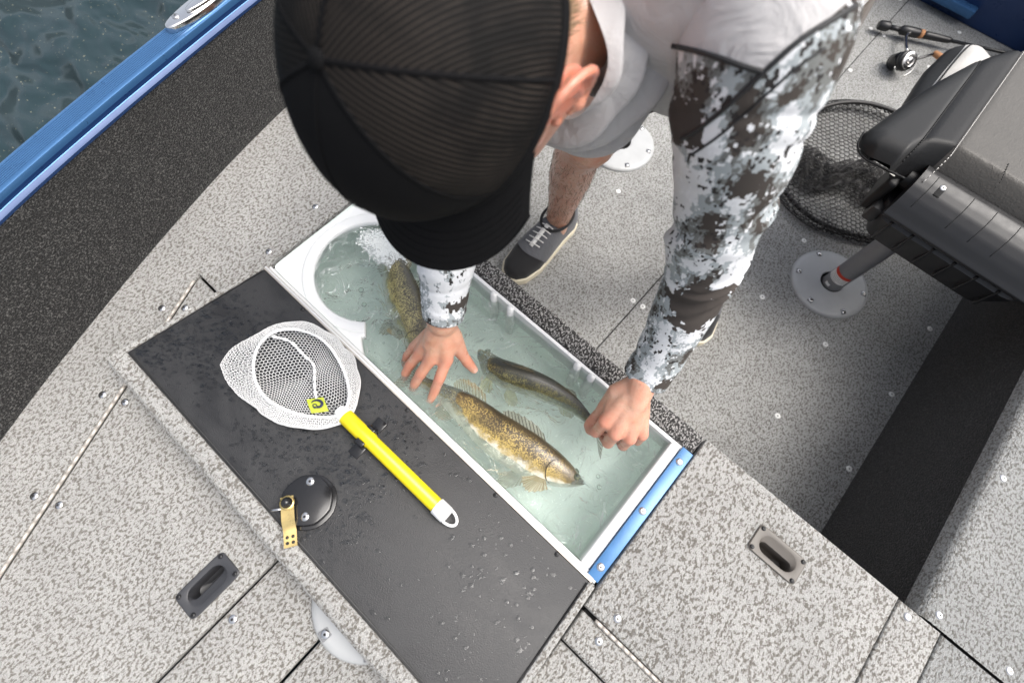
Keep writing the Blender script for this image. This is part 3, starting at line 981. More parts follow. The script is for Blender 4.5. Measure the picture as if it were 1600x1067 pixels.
def wave(x, y):
    h = 0
    for kx, ky, ph, a in WAVES:
        h += a * math.sin(kx * x + ky * y + ph)
    # rings round the right hand, the fish tail and the inflow
    for px, py, a, k in ((0.40, 0.05, 0.0016, 260), (0.645, 0.178, 0.0012, 230), (0.11, 0.17, 0.0022, 210), (0.43, 0.155, 0.0013, 240)):
        d = math.hypot(x - px, y - py)
        h += a * math.sin(k * d) * math.exp(-d * 16)
    return h
_r = random.Random(3)
WAVES = [(_r.uniform(-1, 1) * k, _r.uniform(-1, 1) * k, _r.uniform(0, 6.28), 0.060 / k) for k in (22, 30, 38, 47, 58, 72, 88, 105, 130, 150)]
ww = obj('livewell_water', grid(lambda u, v: (0.012 + 0.756 * u, 0.006 + 0.252 * v, WL + wave(0.012 + 0.756 * u, 0.006 + 0.252 * v)), 300, 100), 'well_water')
tag(ww, kind='structure')

# foam of the inflow and single bubbles
fb = MB()
_r = random.Random(5)
for k in range(3600):
    t = _r.random()
    x = 0.070 + 0.105 * t + _r.gauss(0, 0.009)
    y = 0.178 + 0.028 * t + _r.gauss(0, 0.012 + 0.005 * t)
    r = 0.0004 + 0.0013 * _r.random() ** 3
    fb.add(ball((x, y, WL + wave(x, y) + _r.uniform(-0.001, 0.0035)), r, 6, 4, (1.3, 1.0, 0.7)))
tag(obj('foam', fb, 'foam'), 'white froth where water pours into the livewell', 'foam', kind='stuff')
fr_ = grid(lambda u, v: (0.035 + 0.19 * u, 0.115 + 0.145 * v, WL + 0.0012 + wave(0.035 + 0.19 * u, 0.115 + 0.145 * v)), 90, 70)
tag(obj('froth', fr_, 'froth'), 'sheet of white froth spreading from the inflow', 'froth', kind='stuff')
bb = MB()
for x, y, r in [(0.155, 0.090, 0.0052), (0.183, 0.073, 0.0048), (0.222, 0.115, 0.0044), (0.247, 0.078, 0.004), (0.272, 0.080, 0.005), (0.72, 0.115, 0.004), (0.708, 0.128, 0.0034),
                (0.14, 0.075, 0.002), (0.168, 0.105, 0.002), (0.42, 0.20, 0.003), (0.62, 0.225, 0.003)]:
    bb.add(ball((x, y, WL + wave(x, y) + 0.0005), r, 12, 8, (1, 1, 0.6)))
for k in range(90):
    x, y = _r.uniform(0.25, 0.5), 0.01 + 0.05 * _r.random() + (0.17 if k % 3 == 0 else 0)
    bb.add(ball((x, y, WL + wave(x, y) + 0.0003), 0.0006 + 0.0016 * _r.random() ** 2, 7, 5, (1, 1, 0.7)))
tag(obj('bubbles', bb, 'bubble'), 'clear bubbles floating on the livewell water', 'bubbles', kind='stuff')

# blue trim strip with three screws
ts = empty('trim_strip', (0.79, 0.13, 0.0), 'short blue metal trim strip with three screws at the livewell end', 'trim strip')
obj('strip', prism([(0.7835, -0.001), (0.8035, -0.001), (0.8045, 0.2605), (0.7835, 0.2605)], -0.02, 0.0015, 0.0015), 'blue_paint', ts, sharp=40)
for y in (0.020, 0.130, 0.235):
    screw(0.793, y, 0.0015, ts)

# ------------------------------------------------------------------ livewell lid, folded open on its hinge
TILT = math.radians(10.6)
LID = Matrix.Translation((0, -0.004, 0.003)) @ Matrix.Rotation(-TILT, 4, 'X') @ Matrix.Rotation(math.pi, 4, 'Z') @ Matrix.Translation((-0.797, 0, 0))
# lid space: x runs 0..0.797 (mirrored), y 0..0.29 away from the hinge, z up out of the liner
def lid_pt(x, y, z):                     # x measured like the world x
    return LID @ Vector((0.797 - x, y, z))
lid = empty('livewell_hatch', (0.4, -0.13, 0.0), 'livewell hatch folded open, wet charcoal liner up, grey carpet edge', 'hatch')
LW = 0.256
def lidp(name, vf, mat, **k):
    return obj(name, xf(vf, LID), mat, lid, **k)
lidp('liner_panel', prism(rect(0.006, 0.795, 0.004, LW), -0.004, 0.0, 0.0015), 'lid_liner', sharp=40)
# carpet wrapped round the lid: outer board and rolled margin
prof = [(LW + 0.0005, -0.004), (LW + 0.001, 0.0015), (LW + 0.004, 0.0035), (LW + 0.020, 0.0030), (LW + 0.027, 0.000), (LW + 0.031, -0.006), (LW + 0.032, -0.014), (LW + 0.030, -0.022), (LW + 0.02, -0.026), (0.05, -0.026), (0.0, -0.010)]
def _rim(u, v):
    s = v * (len(prof) - 1)
    i = min(int(s), len(prof) - 2)
    t = s - i
    return (-0.007 + 0.811 * u, prof[i][0] * (1 - t) + prof[i + 1][0] * t, prof[i][1] * (1 - t) + prof[i + 1][1] * t)
lidp('carpet_edge', grid(_rim, 60, 40), 'carpet')
lidp('carpet_end', box(0.7955, 0.806, 0.004, LW + 0.018, -0.0255, 0.0022, 0.0025, 3), 'carpet', sharp=50)
lidp('carpet_end', box(-0.0065, 0.0055, 0.004, LW + 0.018, -0.0255, 0.0022, 0.0025, 3), 'carpet', sharp=50)
# hinge leaf along the well
lidp('hinge_leaf', box(0.002, 0.797, -0.004, 0.0035, -0.004, 0.0012, 0.0008), 'hinge', sharp=40)
obj('hinge_pin', sweep([(0.0, -0.003, 0.003), (0.799, -0.003, 0.003)], 0.0022, 8), 'white_part', lid)
for x in (0.12, 0.395, 0.60, 0.73):
    p = lid_pt(x, 0.008, 0.0)
    screw(p.x, p.y, p.z, lid, SCREW_S)
# rubber seal line round the liner
lidp('seal', MB().add(sweep([(0.0075, 0.008, 0.0005), (0.0075, LW - 0.003, 0.0005), (0.793, LW - 0.003, 0.0005), (0.793, 0.008, 0.0005)], 0.0012, 6)), 'black_plastic')

# water beads on the liner
dm = MB()
_r = random.Random(11)
def bead(x, y, rx_, ry_, rot, h):
    n = 9
    V = []
    for k in range(n):
        a = 2 * math.pi * k / n
        px, py = rx_ * math.cos(a), ry_ * math.sin(a)
        g = _r.uniform(0.85, 1.15)
        V.append((x + g * (px * math.cos(rot) - py * math.sin(rot)), y + g * (px * math.sin(rot) + py * math.cos(rot)), 0.0002))
    for k in range(n):
        a = 2 * math.pi * k / n
        px, py = rx_ * 0.6 * math.cos(a), ry_ * 0.6 * math.sin(a)
        V.append((x + px * math.cos(rot) - py * math.sin(rot), y + px * math.sin(rot) + py * math.cos(rot), h * 0.8))
    V.append((x, y, h))
    Fc = []
    for k in range(n):
        l = (k + 1) % n
        Fc.append((k, l, n + l, n + k))
        Fc.append((n + k, n + l, 2 * n))
    return V, Fc
cl_ = [(_r.uniform(0.0, 0.795), _r.uniform(0.01, 0.25)) for _ in range(46)]
cnt = 0
while cnt < 3800:
    c = _r.choice(cl_)
    x, y = _r.gauss(c[0], 0.035), _r.gauss(c[1], 0.028)
    if not (0.012 < x < 0.79 and 0.010 < y < LW - 0.006):
        continue
    wx = 0.797 - x                       # drier towards the foot end
    if wx > 0.50 and _r.random() < 0.93:
        continue
    s = 0.0007 + 0.0030 * _r.random() ** 2.3
    dm.add(bead(x, y, s * _r.uniform(1.0, 1.8), s, _r.uniform(0.2, 1.2), s * 0.17))
    cnt += 1
tag(lidp('water_beads', dm, 'drop'), kind='stuff')

# rotary latch with its bent striker, let into the lid
latch = empty('rotary_latch', tuple(lid_pt(0.399, 0.214, 0.0)))
latch.parent = lid
latch.matrix_parent_inverse = parent_inv(lid)
LT = LID @ Matrix.Translation((0.797 - 0.399, 0.209, 0)) @ Matrix.Scale(1.13, 4)
def oct_poly(r, n=8, ph=0.39, sub=4, rnd=0.86):
    out = []
    for k in range(n * sub):
        a = 2 * math.pi * k / (n * sub) + ph
        m_ = (a - ph) % (2 * math.pi / n) - math.pi / n
        out.append((r * (rnd + (1 - rnd) * math.cos(math.pi / n) / math.cos(m_)) * math.cos(a), r * (rnd + (1 - rnd) * math.cos(math.pi / n) / math.cos(m_)) * math.sin(a)))
    return out
def lat(name, vf, mat, **k):
    return obj(name, xf(vf, LT), mat, latch, **k)
lat('flange', prism(oct_poly(0.0365, rnd=0.8), 0.0003, 0.004, 0.0015), 'black_gloss', sharp=40)
lat('housing', prism(oct_poly(0.0325, rnd=0.6), 0.004, 0.0145, 0.002), 'black_gloss', sharp=40)
for dx, dy in ((0.016, -0.018), (-0.015, 0.014)):
    p = LT @ Vector((dx, dy, 0.0146))
    screw(p.x, p.y, p.z, latch)
st = MB()
SM = Matrix.Translation((0.013, 0.018, 0.0)) @ Matrix.Rotation(math.radians(146), 4, 'Z')
def strip(pts, w, t=0.0016):
    V, Fc = [], []
    for x, z in pts:
        V += [(x, -w, z), (x, w, z), (x, w, z - t), (x, -w, z - t)]
    for i in range(len(pts) - 1):
        a, b_ = i * 4, i * 4 + 4
        for k in range(4):
            l = (k + 1) % 4
            Fc.append((a + k, a + l, b_ + l, b_ + k))
    Fc += [(3, 2, 1, 0), tuple(len(V) - 4 + k for k in range(4))]
    return V, Fc
st.add(xf(strip([(-0.008, 0.0205), (0.022, 0.0205), (0.028, 0.0165), (0.035, 0.0125), (0.053, 0.0125)], 0.0078), SM))
sk = lat('striker', st, 'brass', sharp=30)
for dx in (0.041, 0.048):
    for dy in (-0.0034, 0.0034):
        p = LT @ SM @ Vector((dx, dy, 0.0126))
        o = link('rivet_hole', SCREW_S, None, latch)
        o.matrix_basis = Matrix.Translation(p) @ LT.to_3x3().to_4x4() @ Matrix.Scale(0.55, 4)
lat('spindle_nut', xf(lathe([(0.0072, 0.0206), (0.0072, 0.0235), (0.0055, 0.025), (0.0055, 0.028), (0.0035, 0.0305), (0.001, 0.0312)], 12), SM), 'black_gloss')
lat('spindle_washer', xf(lathe([(0.0092, 0.0205), (0.0092, 0.0218), (0.007, 0.022)], 20), SM), 'brass')
lat('stop_pin', xf(sweep([(0.006, -0.004, 0.017), (0.004, -0.020, 0.017)], 0.0018, 8), SM), 'steel')

# ------------------------------------------------------------------ storage hatches with recessed pulls
def pull(parent_label, mat, xform, dip):
    """flush pull: bevelled plate with a stadium pocket; local x long, pocket towards -y"""
    L2, W2 = 0.0425, 0.0235
    root = parent_label
    plate = []
    # plate as ring between outer rounded rectangle and stadium hole, then pocket surface
    n = 96
    def outer(a):
        e = 2 / 9.0
        return (L2 * math.copysign(abs(math.cos(a)) ** e, math.cos(a)), W2 * math.copysign(abs(math.sin(a)) ** e, math.sin(a)))
    def stadium(a, l, r, oy):
        x, y = math.cos(a), math.sin(a)
        # radial projection on a stadium of half length l, radius r
        ca, sa = abs(x), abs(y)
        # straight part
        if sa > 1e-6 and r / sa * ca <= l - r:
            t = r / sa
        else:
            c0 = l - r
            B = -2 * ca * c0
            Cc = c0 * c0 - r * r
            t = (-B + math.sqrt(max(B * B - 4 * Cc, 0))) / 2
        return (t * x, t * y + oy)
    rings = [('o', 1.0, -0.001), ('o', 1.0, 0.0022), ('o', 0.965, 0.0034), ('s', (0.0325, 0.0165, 0.0), 0.0034), ('s', (0.031, 0.0150, 0.0), 0.0026)]
    if dip:
        rings += [('s', (0.0285, 0.0088, -0.0055), -0.0015), ('s', (0.0280, 0.0080, -0.006), -0.004), ('s', (0.0285, 0.0090, -0.0065), -0.030), ('s', (0.012, 0.004, -0.006), -0.036)]
    def fn(u, v):
        a = 2 * math.pi * u
        k = rings[int(round(v * (len(rings) - 1)))]
        if k[0] == 'o':
            x, y = outer(a)
            return (x * k[1], y * (k[1] if k[1] == 1 else 0.945), k[2])
        x, y = stadium(a, *k[1])
        return (x, y, k[2])
    vf = grid(fn, n, len(rings) - 1, cu=True)
    V, Fc = list(vf[0]), list(vf[1])
    base = (len(rings) - 1) * n
    Fc.append(tuple(base + k for k in range(n)))
    h = obj('pull_handle', xf((V, Fc), xform), mat, root, sharp=32)
    for sx in (-1, 1):
        for sy in (-1, 1):
            p = xform @ Vector((sx * 0.0365, sy * 0.0178, 0.0034))
            screw(p.x, p.y, p.z, h, SCREW_S)
    return h

def piano_hinge(p0, p1, parent, z=0.0015, n=26):
    p0, p1 = Vector((*p0, z)), Vector((*p1, z))
    lf = (p1 - p0).normalized()
    for k in range(n):
        a = p0.lerp(p1, (k + 0.012) / n)
        b_ = p0.lerp(p1, (k + 0.988) / n)
        obj('hinge_knuckle', sweep([a, b_], 0.0030, 8), 'hinge', parent)

h1 = empty('storage_hatch', (0.99, 0.13, 0.0), 'grey carpeted hatch with faded brown-grey pull, beside the blue trim strip', 'hatch')
hp1 = obj('hatch_panel', prism(rect(0.8070, 1.1675, -0.0385, 0.2985), -0.014, 0.0025, 0.004), 'carpet', h1, sharp=50)
cut(hp1, box(0.990 - 0.033, 0.990 + 0.033, 0.222 - 0.017, 0.222 + 0.017, -0.05, 0.05))
cut(deck, box(0.990 - 0.032, 0.990 + 0.032, 0.222 - 0.018, 0.222 + 0.016, -0.10, 0.05))
cut(deck, box(0.3685 - 0.018, 0.3685 + 0.016, -0.3935 - 0.032, -0.3935 + 0.032, -0.10, 0.05))
pull(h1, 'grey_handle', Matrix.Translation((0.990, 0.222, 0.0022)), True)
piano_hinge((0.832, -0.0425), (1.16, -0.0425), h1)

h2 = empty('storage_hatch', (0.2, -0.5, 0.0), 'grey carpeted hatch with charcoal pull, left of the open lid', 'hatch')
hp2 = obj('hatch_panel', prism([(-0.078 + 0.004, -0.098 - G), (hinge_x(-1.12) + 0.004, -1.12), (0.417 - G, -1.12), (0.417 - G, -0.098 - G)], -0.014, 0.0, 0.003), 'carpet', h2, sharp=50)
cut(hp2, box(0.3685 - 0.017, 0.3685 + 0.017, -0.3935 - 0.033, -0.3935 + 0.033, -0.05, 0.05))
pull(h2, 'charcoal_handle', Matrix.Translation((0.3685, -0.3935, 0.0)) @ Matrix.Rotation(math.radians(90), 4, 'Z') @ Matrix.Rotation(math.pi, 4, 'Z'), True)
piano_hinge((hinge_x(-0.11), -0.11), (hinge_x(-0.95), -0.95), h2, n=60)
for x, y in [(0.035, -0.322), (0.105, -0.48), (-0.04, -0.154)]:
    screw(x, y, 0.0, h2)
screw(0.855, -0.018, 0.0025, h1)

# ------------------------------------------------------------------ seat base plates
def base_plate(c, r, label, hole=True):
    x, y, z = c
    t = empty('seat_base', c, label, 'seat base', 'round grey seat base plates')
    obj('plate', lathe([(r, 0.0), (r, 0.004), (r * 0.985, 0.0075), (r * 0.95, 0.0105), (r * 0.86, 0.0125), (r * 0.42, 0.016), (r * 0.36, 0.0165), (r * 0.30, 0.0165), (r * 0.285, 0.014), (r * 0.285, -0.02)], 56, c, capt=True), 'base_grey', t, sharp=40)
    obj('socket', lathe([(r * 0.282, -0.019), (r * 0.282, 0.0145), (r * 0.255, 0.0145), (r * 0.25, -0.018)], 32, c), 'gap', t)
    for k in range(6):
        a = math.radians(20 + 60 * k)
        px, py = x + r * 0.84 * math.cos(a), y + r * 0.84 * math.sin(a)
        R_ = Matrix.Translation((px, py, z + 0.0118)) @ Matrix.Rotation(a, 4, 'Z')
        obj('notch', xf(box(-0.0085, 0.0085, -0.0075, 0.0075, -0.001, 0.0016, 0.0012), R_), 'pole_grey', t, smooth=False)
        screw(px, py, z + 0.0135, t)
    return t
base_plate((0.915, 1.092, FLOOR), 0.112, 'round grey base plate holding the seat pole, on the cockpit floor')
base_plate((0.150, 1.075, FLOOR), 0.112, 'empty round grey base plate on the floor behind the man')
base_plate((0.560, -0.247, 0.0), 0.083, 'round grey base plate half hidden under the open lid')

# ------------------------------------------------------------------ nets
def hex_net(cell, inside, fmap, thick, name, mat, parent):
    """honeycomb netting: planar hexagons mapped by fmap onto the bag, strands as thin bars"""
    V, idx, E = [], {}, set()
    def vert(p):
        k = (round(p[0] / cell * 50), round(p[1] / cell * 50))
        if k not in idx:
            idx[k] = len(V)
            V.append(p)
        return idx[k]
    s = cell / math.sqrt(3)
    n = int(1.3 / cell) + 2
    for j in range(-n, n + 1):
        for i in range(-n, n + 1):
            c = (cell * (i + 0.5 * (j % 2)), 1.5 * s * j)
            if not inside(c):
                continue
            ps = [vert((c[0] + s * math.sin(math.pi / 3 * k), c[1] + s * math.cos(math.pi / 3 * k))) for k in range(6)]
            for k in range(6):
                a, b_ = ps[k], ps[(k + 1) % 6]
                E.add((min(a, b_), max(a, b_)))
    P3 = [np.array(fmap(p), float) for p in V]
    mb = MB()
    for a, b_ in E:
        p, q = P3[a], P3[b_]
        d = q - p
        L_ = np.linalg.norm(d)
        if L_ < 1e-6:
            continue
        d = d / L_
        u = np.cross(d, (0.2, 0.1, 1.0))
        u /= np.linalg.norm(u) + 1e-9
        w = np.cross(d, u)
        ring = []
        for c in (p - d * thick * 0.3, q + d * thick * 0.3):
            for k in range(3):
                t = 2 * math.pi * k / 3
                ring.append(c + thick * (u * math.cos(t) + w * math.sin(t)))
        mb.add((ring, [(0, 1, 4, 3), (1, 2, 5, 4), (2, 0, 3, 5)]))
    o = obj(name, mb, mat, parent, smooth=True)
    return tag(o, kind='stuff')

# small hand net lying on the open lid
hn = empty('hand_net', tuple(lid_pt(0.36, 0.10, 0.002)), 'small white hand net with yellow handle lying on the open lid', 'hand net')
def on_lid(x, y, h):
    """world x, y of a point h above the liner"""
    z = 0.003 + (-y - 0.004) * math.tan(TILT)
    return np.array((x, y, z + h))
neck = np.array((0.318, -0.0865))
# hoop outline in world xy (teardrop), from the neck round the far end and back
hoop2 = [(0.336, -0.0885), (0.322, -0.066), (0.293, -0.047), (0.255, -0.032), (0.214, -0.026), (0.176, -0.033), (0.151, -0.052), (0.140, -0.077), (0.146, -0.107),
         (0.166, -0.133), (0.196, -0.148), (0.240, -0.150), (0.282, -0.135), (0.315, -0.112), (0.335, -0.0905)]
outer2 = [(0.129, -0.166), (0.114, -0.133), (0.117, -0.091), (0.128, -0.053), (0.153, -0.026), (0.187, -0.011), (0.238, -0.011), (0.283, -0.020), (0.312, -0.038), (0.334, -0.070), (0.342, -0.095), (0.322, -0.130), (0.279, -0.158), (0.229, -0.172), (0.178, -0.176)]
hp = catmull([on_lid(x, y, 0.020 + 0.006 * math.sin(3 * x * 20)) for x, y in hoop2], 90)
obj('hoop', sweep(hp, 0.0024, 8), 'net_white', hn)
hc = np.array((0.235, -0.090))
OQ = np.array(outer2) - hc
OA, OR = np.arctan2(OQ[:, 1], OQ[:, 0]), np.hypot(OQ[:, 0], OQ[:, 1])
_oo = np.argsort(OA)
HP2 = hp[:, :2] - hc
HANG = np.arctan2(HP2[:, 1], HP2[:, 0])
HR = np.hypot(HP2[:, 0], HP2[:, 1])
_o = np.argsort(HANG)
def hoop_r(a):
    return float(np.interp(a, HANG[_o], HR[_o], period=2 * math.pi))
def bag(p):
    """unit disc: centre = bottom of the bag, rim = hoop; the bag spills outside the hoop"""
    r, a = math.hypot(*p), math.atan2(p[1], p[0])
    R_ = hoop_r(a)
    spill = max(0.003, float(np.interp(a, OA[_oo], OR[_oo], period=2 * math.pi)) - R_)
    wob = 0.0015 * math.sin(5 * a + 1) + 0.001 * math.sin(11 * a)
    if r < 0.55:
        k = r / 0.55
        x, y = k * (R_ + spill * 0.55), 0.0012 + 0.0055 * (math.sin(8 * p[0] + 5 * p[1]) * math.sin(6 * p[1] - 2 * p[0])) ** 2
    elif r < 0.8:
        k = (r - 0.55) / 0.25
        x, y = (R_ + spill * 0.55) + (spill * 0.5 + wob) * math.sin(k * math.pi / 2), 0.0025 + 0.010 * k * k
    else:
        k = (r - 0.8) / 0.2
        x, y = R_ + (spill * 1.05 + wob) * (1 - k) ** 0.8, 0.0125 + 0.0085 * k
    q = hc + np.array((math.cos(a), math.sin(a))) * x
    q3 = on_lid(q[0], q[1], y)
    return q3
hex_net(0.031, lambda c: math.hypot(*c) < 1.0, bag, 0.00052, 'netting', 'net_white', hn)
# gathered seam of the bag and rolled selvedge along the hoop
obj('bag_seam', sweep(catmull([on_lid(0.142, -0.080, 0.020), on_lid(0.165, -0.066, 0.012), on_lid(0.195, -0.066, 0.006), on_lid(0.225, -0.066, 0.008), on_lid(0.243, -0.078, 0.006), on_lid(0.262, -0.092, 0.006), on_lid(0.285, -0.105, 0.006)], 40),
                      [0.0022 + 0.0009 * math.sin(k * 1.7) for k in range(40)], 7), 'net_white', hn)
# handle
hd0, hd1 = np.array((0.328, -0.0875)), np.array((0.560, -0.0845))
ax = (hd1 - hd0) / np.linalg.norm(hd1 - hd0)
def hpos(t, h=0.0145):
    q = hd0 + (hd1 - hd0) * t
    return on_lid(q[0], q[1], h)
obj('handle', sweep([hpos(t) for t in (0.03, 0.05, 0.30, 0.31, 0.95, 0.955)], [0.0125, 0.0130, 0.0128, 0.0118, 0.0118, 0.011], 28), 'yellow', hn, sharp=40)
obj('ferrule', sweep([hpos(t) for t in (-0.03, 0.0, 0.04)], [0.0095, 0.0120, 0.0136], 24), 'white_part', hn, sharp=40)
obj('end_cap', sweep([hpos(t) for t in (0.93, 0.935, 1.02, 1.035)], [0.0128, 0.0136, 0.0134, 0.011], 28), 'white_part', hn, sharp=40)
lp = [hpos(1.02) + np.array((0.022 * math.sin(a) * 0.9, -0.0105 * math.cos(a), -0.004)) for a in np.linspace(0, math.pi, 20)]
obj('hang_loop', sweep(lp, 0.0022, 8), 'white_part', hn)
# size tag sewn in the net: lime with a navy mark
tq = [on_lid(0.268, -0.112, 0.0075), on_lid(0.293, -0.121, 0.0075), on_lid(0.309, -0.100, 0.0075), on_lid(0.284, -0.091, 0.0085)]
tg = obj('tag', grid(lambda u, v: (tq[0] * (1 - u) + tq[1] * u) * (1 - v) + (tq[3] * (1 - u) + tq[2] * u) * v + np.array((0, 0, 0.0015 * math.sin(u * 3))), 6, 6), 'tag_green', hn)
def tagp(u, v):
    return (tq[0] * (1 - u) + tq[1] * u) * (1 - v) + (tq[3] * (1 - u) + tq[2] * u) * v + np.array((0, 0, 0.0018 + 0.0015 * math.sin(u * 3)))
sw = [tagp(0.42 + 0.26 * math.cos(a), 0.52 + 0.30 * math.sin(a)) for a in np.linspace(-0.9, 4.3, 26)]
obj('tag_mark', sweep(sw, [(0.0003, 0.0006 + 0.0016 * math.sin(k / 25 * math.pi)) for k in range(26)], 8), 'tag_ink', tg)
sw = [tagp(u, v) for u, v in ((0.50, 0.72), (0.62, 0.62), (0.58, 0.48), (0.46, 0.46), (0.44, 0.30), (0.60, 0.26), (0.72, 0.34))]
obj('tag_mark', sweep(catmull(sw, 24), (0.0007), 6), 'tag_ink', tg)

# two black rubber clips of the holder on the lid that grip the handle
for nm, s, t in (('clip', 1, 0.235), ('clip', -1, 0.265)):
    q = hd0 + (hd1 - hd0) * t
    b0 = on_lid(q[0], q[1] + s * 0.0245, 0.0)
    cm = MB()
    cm.add(box(-0.010, 0.010, -0.011, 0.011, 0.0, 0.004, 0.0015))
    cm.add(box(-0.0085, 0.0085, (-0.0135 if s > 0 else 0.0075), (-0.0075 if s > 0 else 0.0135), 0.0, 0.022, 0.002))
    cm.add(box(-0.008, 0.008, (-0.0165 if s > 0 else 0.0080), (-0.0080 if s > 0 else 0.0165), 0.0185, 0.0235, 0.0018))
    obj('holder_clip', xf((cm.v, cm.f), Matrix.Translation(b0) @ Matrix.Rotation(0.05, 4, 'Z')), 'black_gloss', lid, sharp=35)

# large black landing net on the cockpit floor
ln = empty('landing_net', (0.80, 1.5, FLOOR), 'large black landing net with rubbery mesh on the cockpit floor by the seat', 'landing net')
lc = np.array((0.805, 1.53))
def lr(a):
    return 0.268 * (1 + 0.05 * math.cos(2 * (a - 0.4)) + 0.04 * math.cos(3 * a))
lh = np.array([(lc[0] + lr(a) * math.cos(a) * 1.02, lc[1] + lr(a) * math.sin(a) * 1.07, FLOOR + 0.028 + 0.010 * math.sin(a)) for a in np.linspace(0, 2 * math.pi, 90, endpoint=False)])
obj('hoop', sweep(lh, 0.0068, 10, closed=True), 'net_black', ln)
def lbag(p):
    r, a = math.hypot(*p), math.atan2(p[1], p[0])
    R_ = lr(a)
    rip = 0.010 * math.sin(9 * p[0] + 5 * p[1]) * math.sin(7 * p[1] - 3 * p[0]) * (1 - r)
    if r < 0.78:
        k = r / 0.78
        rr_, h = k * (R_ + 0.012), 0.004 + abs(rip)
    else:
        k = (r - 0.78) / 0.22
        rr_, h = R_ + 0.03 * math.sin((1 - k) * math.pi) * (1 if math.cos(a) < 0 else 0.4), 0.004 + 0.024 * k
    return (lc[0] + rr_ * math.cos(a) * 1.02, lc[1] + rr_ * math.sin(a) * 1.07, FLOOR + h)
hex_net(0.046, lambda c: math.hypot(*c) < 1.0, lbag, 0.0016, 'netting', 'net_black', ln)
# slack of the bag gathered in folds across the hoop
def fold(p):
    u, v = p[0], p[1]
    if True:
        x = 0.575 + 0.33 * (u * 0.5 + 0.5)
        y = 1.365 + 0.30 * (u * 0.5 + 0.5) * 0.55 + 0.085 * v + 0.02 * math.sin(6 * u)
        h = 0.012 + 0.028 * (0.5 + 0.5 * math.sin(9 * v + 3 * u)) * (1 - abs(v)) + 0.012 * math.sin(13 * u + 2 * v) ** 2
    return (x, y, FLOOR + h)
hex_net(0.060, lambda c: abs(c[0]) < 1 and abs(c[1]) < 1, fold, 0.0010, 'folded_netting', 'net_black', ln)
hex_net(0.052, lambda c: abs(c[0]) < 0.95 and abs(c[1]) < 0.8, lambda p: (fold(p)[0] + 0.012, fold(p)[1] + 0.010 + 0.01 * math.sin(8 * p[0]), fold((p[0] * 1.02, -p[1]))[2] + 0.004), 0.0010, 'folded_netting', 'net_black', ln)
hyk = [(1.03, 1.62, FLOOR + 0.03), (1.05, 1.70, FLOOR + 0.032), (1.12, 1.90, FLOOR + 0.03), (1.16, 2.15, FLOOR + 0.028)]
obj('handle', sweep(catmull(hyk, 12), 0.011, 12), 'rod_black', ln)

# ------------------------------------------------------------------ spinning rod and reel
rod = empty('fishing_rod', (0.66, 2.22, FLOOR), 'black spinning rod with cork knobbed reel lying on the far cockpit floor', 'fishing rod')
ra, rb = np.array((0.527, 2.180, FLOOR + 0.030)), np.array((0.985, 2.395, FLOOR + 0.036))
rd = (rb - ra) / np.linalg.norm(rb - ra)
def rp(t): return ra + rd * t
obj('butt', sweep([rp(t) for t in (-0.012, -0.008, 0.022, 0.028)], [0.012, 0.0155, 0.0165, 0.013], 20), 'black_plastic', rod, sharp=40)
obj('rear_grip', sweep([rp(t) for t in (0.028, 0.07)], [0.0085, 0.0085], 16), 'black_plastic', rod)
obj('reel_seat', sweep([rp(t) for t in (0.066, 0.072, 0.085, 0.13, 0.136)], [0.010, 0.0155, 0.0165, 0.0155, 0.012], 20), 'black_plastic', rod, sharp=40)
obj('accent_ring', sweep([rp(t) for t in (0.136, 0.148)], [0.0145, 0.0145], 20), 'cork', rod)
obj('fore_grip', sweep([rp(t) for t in (0.148, 0.16, 0.24, 0.25)], [0.011, 0.0125, 0.0105, 0.007], 18), 'black_plastic', rod)
obj('blank', sweep([rp(t) for t in (0.25, 0.60)], [0.0055, 0.0048], 12), 'rod_black', rod)
reel = np.array((0.662, 2.040, FLOOR + 0.040))
stp = rp(0.105)
ft = obj('reel_foot', sweep(catmull([stp + np.array((0, -0.012, 0)), stp + np.array((0.0, -0.05, 0.004)), reel + np.array((-0.006, 0.055, 0.002))], 14), [(0.0075, 0.006)] * 5 + [(0.006, 0.005)] * 9, 10), 'steel', rod)
yax = np.array((0.62, -0.42, 0.66)); yax /= np.linalg.norm(yax)
obj('reel_body', lathe([(0.014, -0.040), (0.024, -0.034), (0.028, -0.01), (0.030, 0.004), (0.028, 0.01)], 24, reel, yax), 'black_gloss', rod)
obj('rotor', lathe([(0.030, 0.010), (0.0325, 0.016), (0.0325, 0.022), (0.026, 0.026)], 28, reel, yax), 'black_plastic', rod)
obj('spool', lathe([(0.0245, 0.022), (0.0245, 0.030), (0.0275, 0.032), (0.0275, 0.035), (0.019, 0.0365), (0.018, 0.033), (0.010, 0.033), (0.009, 0.039), (0.004, 0.040)], 28, reel, yax), 'steel', rod, sharp=35)
u1 = np.cross(yax, (0, 0, 1)); u1 /= np.linalg.norm(u1); u2 = np.cross(yax, u1)
bl = [reel + yax * 0.022 + u1 * 0.046 * math.cos(a) + u2 * 0.046 * math.sin(a) for a in np.linspace(math.radians(15), math.radians(195), 26)]
obj('bail', sweep(bl, 0.0014, 6), 'line_white', rod)
ka = reel + np.array((0.030, 0.018, 0.012))
kb = reel + np.array((0.070, 0.085, 0.020))
obj('crank', sweep(catmull([reel, ka, (ka + kb) / 2 + np.array((0.004, -0.003, 0.004)), kb], 16), [(0.004, 0.004)] * 16, 8), 'black_gloss', rod)
obj('crank_knob', sweep([kb + np.array(q) * 1.0 for q in ((-0.004, 0.004, 0.0), (0.0, 0.003, 0.0), (0.020, -0.004, 0.002), (0.038, -0.010, 0.003), (0.041, -0.011, 0.003))], [0.006, 0.0095, 0.0105, 0.012, 0.009], 14), 'cork', rod)
